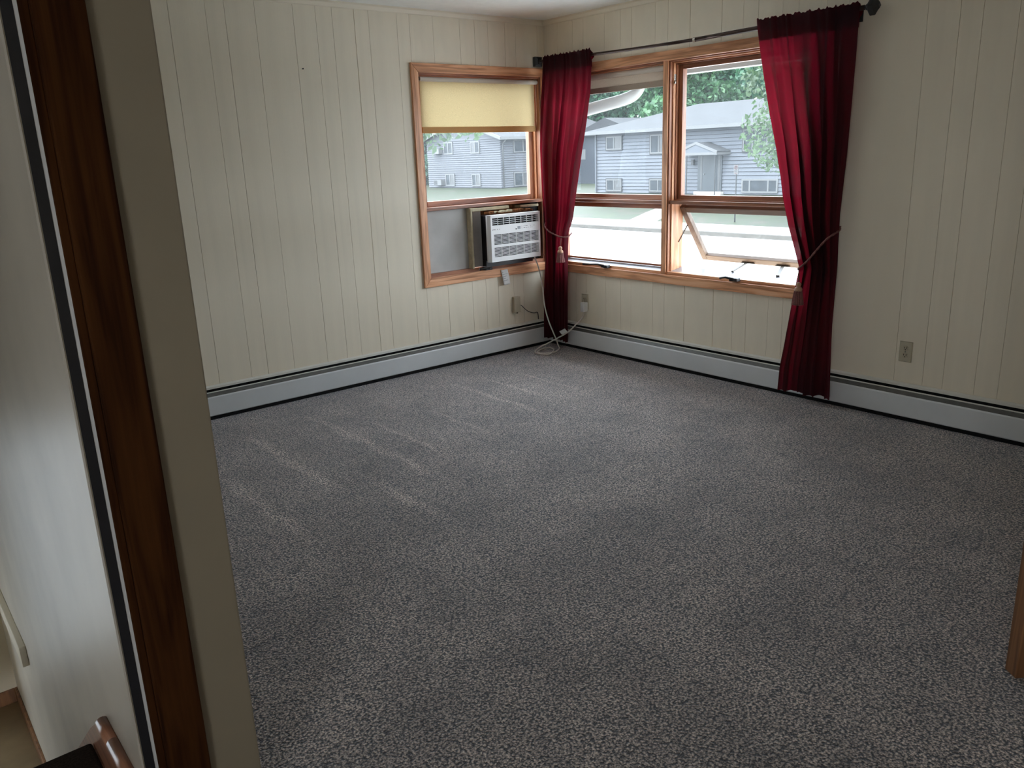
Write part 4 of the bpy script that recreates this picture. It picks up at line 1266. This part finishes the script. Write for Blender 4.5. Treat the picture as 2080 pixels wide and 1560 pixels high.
# door with sidelights
dr = bpy.data.objects.new('front_door', None); C.objects.link(dr); dr.location = (HX, 24.2, -.9); adopt(dr, hb)
MB().box(HX - .09, HX, 23.37, 25.0, -0.90, 1.13).build('door_surround', M_DOORTEAL, dr)
MB().box(HX - .115, HX - .085, 23.70, 24.62, -0.86, 1.08).build('door_leaf', M_DOORTEAL, dr, bevel=.01)
MB().box(HX - .10, HX - .085, 24.68, 24.82, -0.80, 1.02).build('sidelight', M_DRAPE, dr)
MB().box(HX - .10, HX - .085, 23.48, 23.60, -0.80, 1.02).build('sidelight', M_DRAPE, dr)
MB().lathe([(.03, 0), (.05, -.03), (.03, -.06)], (HX - .115, 24.52, .05), 10, axis='x').build('door_knob', M_EXTRIM, dr)
MB().box(HX - .30, HX, 23.25, 25.1, -1.06, -0.90).build('door_step', M_WALK, dr)
# gabled porch roof
pr = bpy.data.objects.new('porch', None); C.objects.link(pr); pr.location = (33, 24.3, -1.0); adopt(pr, hb)
PX = HX - 1.2; pc = 24.29; ph_ = 1.42; pe, pk = 1.28, 1.78
mm = MB()
for s in (-1, 1):
    mm.hexa([(PX, pc, pk - .07), (HX, pc, pk - .07), (HX, pc + s * ph_, pe - .07), (PX, pc + s * ph_, pe - .07), (PX, pc, pk), (HX, pc, pk), (HX, pc + s * ph_, pe), (PX, pc + s * ph_, pe)])
mm.build('porch_roof', M_ROOF, pr)
mm = MB()
for s in (-1, 1):
    mm.hexa([(PX - .05, pc, pk - .12), (PX, pc, pk - .12), (PX, pc + s * ph_, pe - .12), (PX - .05, pc + s * ph_, pe - .12), (PX - .05, pc, pk + .02), (PX, pc, pk + .02), (PX, pc + s * ph_, pe + .02), (PX - .05, pc + s * ph_, pe + .02)])
mm.box(PX - .04, HX, pc - ph_, pc + ph_, pe - .19, pe - .05)
mm.build('porch_beam', M_EXTRIM, pr)
MB().prism([(pc - 1.2, pe - .06), (pc + 1.2, pe - .06), (pc, pk - .10)], lambda p: (PX - .015, p[0], p[1]), lambda p: (PX + .02, p[0], p[1])).build('pediment', M_SIDING, pr)
for yy in (pc - 1.3, pc + .62):
    MB().box(PX - .02, PX + .02, yy - .025, yy + .025, -1.06, pe - .19).build('porch_post', M_EXDARK, pr)
MB().box(HX - .18, HX - .05, 25.25, 25.4, .55, .85).build('porch_lamp', M_EXDARK, pr)
MB().box(HX - .14, HX - .05, 33.00, 33.08, -1.0, 2.5).build('downspout', M_SIDING, hb)

# low wall of the building between the two houses
t = thing('blue_building', 'blue grey shaded building in the gap between the two houses', 'building', (46, 42, -1.2))
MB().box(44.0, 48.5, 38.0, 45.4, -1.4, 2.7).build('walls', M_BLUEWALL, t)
MB().prism([(37.7, 2.7), (45.7, 2.7), (41.7, 4.0)], lambda p: (43.6, p[0], p[1]), lambda p: (48.8, p[0], p[1])).build('roof', M_ROOF, t)
MB().box(43.97, 44.0, 44.2, 44.9, 0.9, 1.7).build('window', M_EXTRIM, t)

# ------------------------------------------------------------------ outdoors: the grey gabled house
GX = 37.0
ga = thing('grey_house', 'pale grey two level house with gable end seen through the small window', 'house', (GX + 5, 51.5, -1.1))
y0g, y1g = 46.5, 56.72
fG = lambda u, d, z: (GX - d, u, z)
fGs = lambda u, d, z: (u, y0g - d, z)
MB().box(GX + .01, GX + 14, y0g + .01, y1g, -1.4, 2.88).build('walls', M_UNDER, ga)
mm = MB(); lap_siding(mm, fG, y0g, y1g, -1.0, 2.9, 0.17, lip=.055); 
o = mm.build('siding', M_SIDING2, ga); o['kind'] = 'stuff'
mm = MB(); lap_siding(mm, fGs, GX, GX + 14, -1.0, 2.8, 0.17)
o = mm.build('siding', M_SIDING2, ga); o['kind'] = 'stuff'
yc = (y0g + y1g) / 2; hk = 2.86; rk = hk + (y1g - y0g) / 2 * 0.29
MB().prism([(y0g, hk), (y1g, hk), (yc, rk)], lambda p: (GX - .01, p[0], p[1]), lambda p: (GX + 14, p[0], p[1])).build('gable', M_SIDING2, ga)
mm = MB()
for s, ye in ((-1, y0g - .6), (1, y1g + .6)):
    ze = hk - .6 * .29
    mm.hexa([(GX - .45, yc, rk), (GX + 14.4, yc, rk), (GX + 14.4, ye, ze), (GX - .45, ye, ze), (GX - .45, yc, rk + .16), (GX + 14.4, yc, rk + .16), (GX + 14.4, ye, ze + .16), (GX - .45, ye, ze + .16)])
mm.build('roof', M_ROOF, ga)
mm = MB()
for s, ye in ((-1, y0g - .6), (1, y1g + .6)):
    ze = hk - .6 * .29
    mm.hexa([(GX - .50, yc, rk - .06), (GX - .44, yc, rk - .06), (GX - .44, ye, ze - .06), (GX - .50, ye, ze - .06), (GX - .50, yc, rk + .18), (GX - .44, yc, rk + .18), (GX - .44, ye, ze + .18), (GX - .50, ye, ze + .18)])
    mm.box(GX - .45, GX + 14.4, ye - .03, ye + .03, ze - .04, ze + .18)
mm.build('fascia', M_EXTRIM, ga)
MB().tube([(GX + .15, y0g - .55, 2.72), (GX + .15, y0g - .35, 2.50), (GX + .15, y0g - .09, 2.35), (GX + .15, y0g - .09, -0.95)], .05, 8).build('downspout', M_EXTRIM, ga, smooth=True)
ks = (GX + 4.389) / (34 + 4.389)
def sc_(y, z): return (-4.885 + (y + 4.885) * ks, 1.489 + (z - 1.489) * ks)
for (ya_, za_, yb_, zb_, dvs, dp) in ((49.871, 2.667, 48.599, 1.658, [.5], 0), (46.36, 2.611, 45.175, 1.644, [.5], 2), (49.821, .275, 48.541, -.741, [.5], 1), (46.364, .25, 45.209, -.749, [.5], 1)):
    a_, b_ = sc_(ya_, za_), sc_(yb_, zb_)
    house_window(ga, fG, b_[0] + .04, a_[0] - .04, b_[1] + .04, a_[1] - .04, dvs, M_EXTRIM, drape=dp, fr=.10, dark=False)
house_window(ga, fGs, 38.25, 40.2, 1.65, 2.62, [.5], M_EXTRIM, fr=.09, dark=False)
house_window(ga, fGs, 38.2, 40.0, -0.95, 0.15, [.5], M_EXTRIM, fr=.09, dark=False, drape=2)
def small_ac(ya_, za_, yb_, zb_):
    a_, b_ = sc_(ya_, za_), sc_(yb_, zb_)
    t2 = bpy.data.objects.new('window_unit', None); C.objects.link(t2); t2.location = (GX, a_[0], b_[1]); adopt(t2, ga)
    MB().box(GX - .42, GX - .03, b_[0], a_[0], b_[1], a_[1]).build('unit_case', M_EXTRIM, t2)
    MB().box(GX - .43, GX - .42, b_[0] + .58, a_[0] - .06, b_[1] + .05, a_[1] - .05).build('vent', M_EXDARK, t2)
small_ac(51.036, 2.165, 50.092, 1.763)
small_ac(51.036, -.222, 49.999, -.629)

# ------------------------------------------------------------------ outdoors: street sign
t = thing('parking_sign', 'small white no parking sign on a thin post in front of the white house', 'street sign', (26.4, 17.05, -1.75))
MB().box(26.38, 26.42, 17.03, 17.07, -1.74, 0.70).build('post', M_EXDARK, t)
MB().box(26.355, 26.378, 16.935, 17.165, 0.305, 0.715).build('plate', M_SIGNW, t, bevel=.004)
mm = MB()
ring = [Vector((26.352, 17.05 + .075 * math.cos(a2), .60 + .075 * math.sin(a2))) for a2 in [i * math.pi / 8 for i in range(17)]]
mm.tube(ring, .010, 6, cap=False)
mm.bar((26.352, 17.0, .65), (26.352, 17.1, .55), .004, .016, (0, 1, 0))
mm.bar((26.352, 17.0, .36), (26.352, 17.1, .36), .004, .02)
mm.build('red_symbol', M_SIGNR, t)['kind'] = 'stuff'
mm = MB(); mm.box(26.350, 26.354, 17.065, 17.078, .555, .645); mm.box(26.350, 26.354, 17.03, 17.07, .63, .645); mm.box(26.350, 26.354, 17.03, 17.07, .59, .605); mm.box(26.350, 26.354, 17.022, 17.035, .595, .64)
mm.box(26.350, 26.354, 16.98, 17.12, .455, .475); mm.box(26.350, 26.354, 16.99, 17.11, .415, .432)
mm.build('black_letter', M_EXDARK, t)['kind'] = 'stuff'

# ------------------------------------------------------------------ outdoors: trees
def leaf_mesh(name, clusters, n, size, mat, parent, seed, aspect=.55):
    """leaf blades scattered through ellipsoid clusters (centre, radii)"""
    g = np.random.default_rng(seed)
    vol = np.array([r[0] * r[1] * r[2] for _, r in clusters]) ** (2 / 3)
    pick = g.choice(len(clusters), n, p=vol / vol.sum())
    cen = np.array([c for c, _ in clusters])[pick]
    rad = np.array([r for _, r in clusters])[pick]
    d = g.normal(size=(n, 3)); d /= np.linalg.norm(d, axis=1)[:, None]
    rr_ = g.uniform(.45, 1.0, n) ** .5
    p = cen + d * rad * rr_[:, None]
    a = g.normal(size=(n, 3)); a[:, 2] -= .5; a /= np.linalg.norm(a, axis=1)[:, None]
    b = np.cross(a, g.normal(size=(n, 3))); b /= np.linalg.norm(b, axis=1)[:, None]
    s = size * g.uniform(.6, 1.35, n)[:, None]
    v = np.empty((n, 4, 3))
    v[:, 0] = p - a * s; v[:, 1] = p + b * s * aspect; v[:, 2] = p + a * s; v[:, 3] = p - b * s * aspect
    me = bpy.data.meshes.new(name)
    me.vertices.add(n * 4); me.vertices.foreach_set('co', v.reshape(-1))
    me.loops.add(n * 4); me.loops.foreach_set('vertex_index', np.arange(n * 4))
    me.polygons.add(n); me.polygons.foreach_set('loop_start', np.arange(n) * 4); me.polygons.foreach_set('loop_total', np.full(n, 4))
    me.update(calc_edges=True)
    me.materials.append(mat)
    o = bpy.data.objects.new(name, me); C.objects.link(o); adopt(o, parent)
    o['kind'] = 'stuff'
    return o

def tree(label, x, y, h, r, mat, n, size, seed, low=.28, group=None, base=None):
    z0 = gz(x) if base is None else base
    t = thing('tree', label, 'tree', (x, y, z0), group)
    g = random.Random(seed)
    mm = MB()
    zt = z0 + h * .72
    tr = h * .018 + .06
    mm.tube([(x, y, z0), (x + .05 * r, y, z0 + h * .3), (x - .03 * r, y + .04 * r, z0 + h * .5), (x, y, zt)], [tr * 1.25, tr, tr * .8, tr * .35], 9)
    cl = []
    for i in range(16):
        a = g.uniform(0, 6.28); k = g.uniform(0, 1)
        rr_ = r * g.uniform(.25, .72)
        zc_ = z0 + h * (low + .10 + (0.80 - low) * k)
        shrink = 1 - .45 * max(0, k - .45)
        c = (x + math.cos(a) * rr_ * shrink, y + math.sin(a) * rr_ * shrink, zc_)
        cr = r * g.uniform(.30, .48) * shrink
        cl.append((c, (cr, cr, cr * .85)))
        if i < 9:
            zb_ = z0 + h * g.uniform(.3, .5)
            mm.tube([(x, y, zb_), ((x + c[0]) / 2, (y + c[1]) / 2, (zb_ + c[2]) / 2 + .1 * r), c], [tr * .5, tr * .35, tr * .12], 6)
    cl.append(((x, y, z0 + h * .62), (r * .55, r * .55, h * .28)))
    mm.build('trunk', M_BARK, t)
    leaf_mesh('foliage', cl, n, size, mat, t, seed)
    return t

G1 = 'trees behind the houses'
back = [(55.5, 31, 15.5, 5.6, 2, .10, 'dark green tree behind the white house roof above the porch'),
        (55.5, 44.2, 15.5, 5.6, 0, .10, 'bright green tree behind the left end of the white house ridge'),
        (58.0, 57.6, 15, 5.4, 2, .10, 'dark green tree seen above the white downspout elbow left of the white house'),
        (69.5, 37.5, 20, 6.2, 0, .10, 'tall pale green tree far behind the white house at the right curtain'),
        (69.5, 50.5, 20, 6.2, 2, .10, 'tall dark tree far behind the middle of the white house ridge'),
        (69.5, 63.5, 20, 6.2, 0, .10, 'tall bright green tree far behind the gap between the two houses'),
        (69.5, 77.0, 20, 6.2, 2, .10, 'tall dark tree far behind the grey gabled house'),
        (84.0, 45.5, 25, 6.6, 2, .0, 'tallest dark tree furthest back behind the leafy street tree'),
        (84.0, 60.0, 25, 6.6, 0, .0, 'tallest bright green tree furthest back over the porch'),
        (98.5, 67.0, 22, 6.8, 2, .0, 'distant dark tree low over the right part of the white house ridge'),
        (98.5, 88.5, 22, 6.8, 0, .0, 'distant bright green tree low over the left slope of the white house roof'),
        (41.0, 64.6, 12, 4.3, 2, -.06, 'small dark tree against the left corner of the grey gabled house')]
for i, (x, y, h, r, k, lo, lab) in enumerate(back):
    tree(lab, x, y, h, r, (M_LEAF_A, M_LEAF_B, M_LEAF_C)[k], 16000, .27, 100 + i, low=lo - .04, group=G1)
tree('pale leafy street tree beside the right curtain in front of the white house', 24.4, 11.4, 8.6, 4.3, M_LEAF_B, 16000, .105, 41, low=.20)
tree('leafy yard tree hanging over the top of the small window view', 6.2, 12.4, 8.2, 3.3, M_LEAF_B, 9000, .085, 57, low=.42)

print('objects', len(bpy.data.objects))
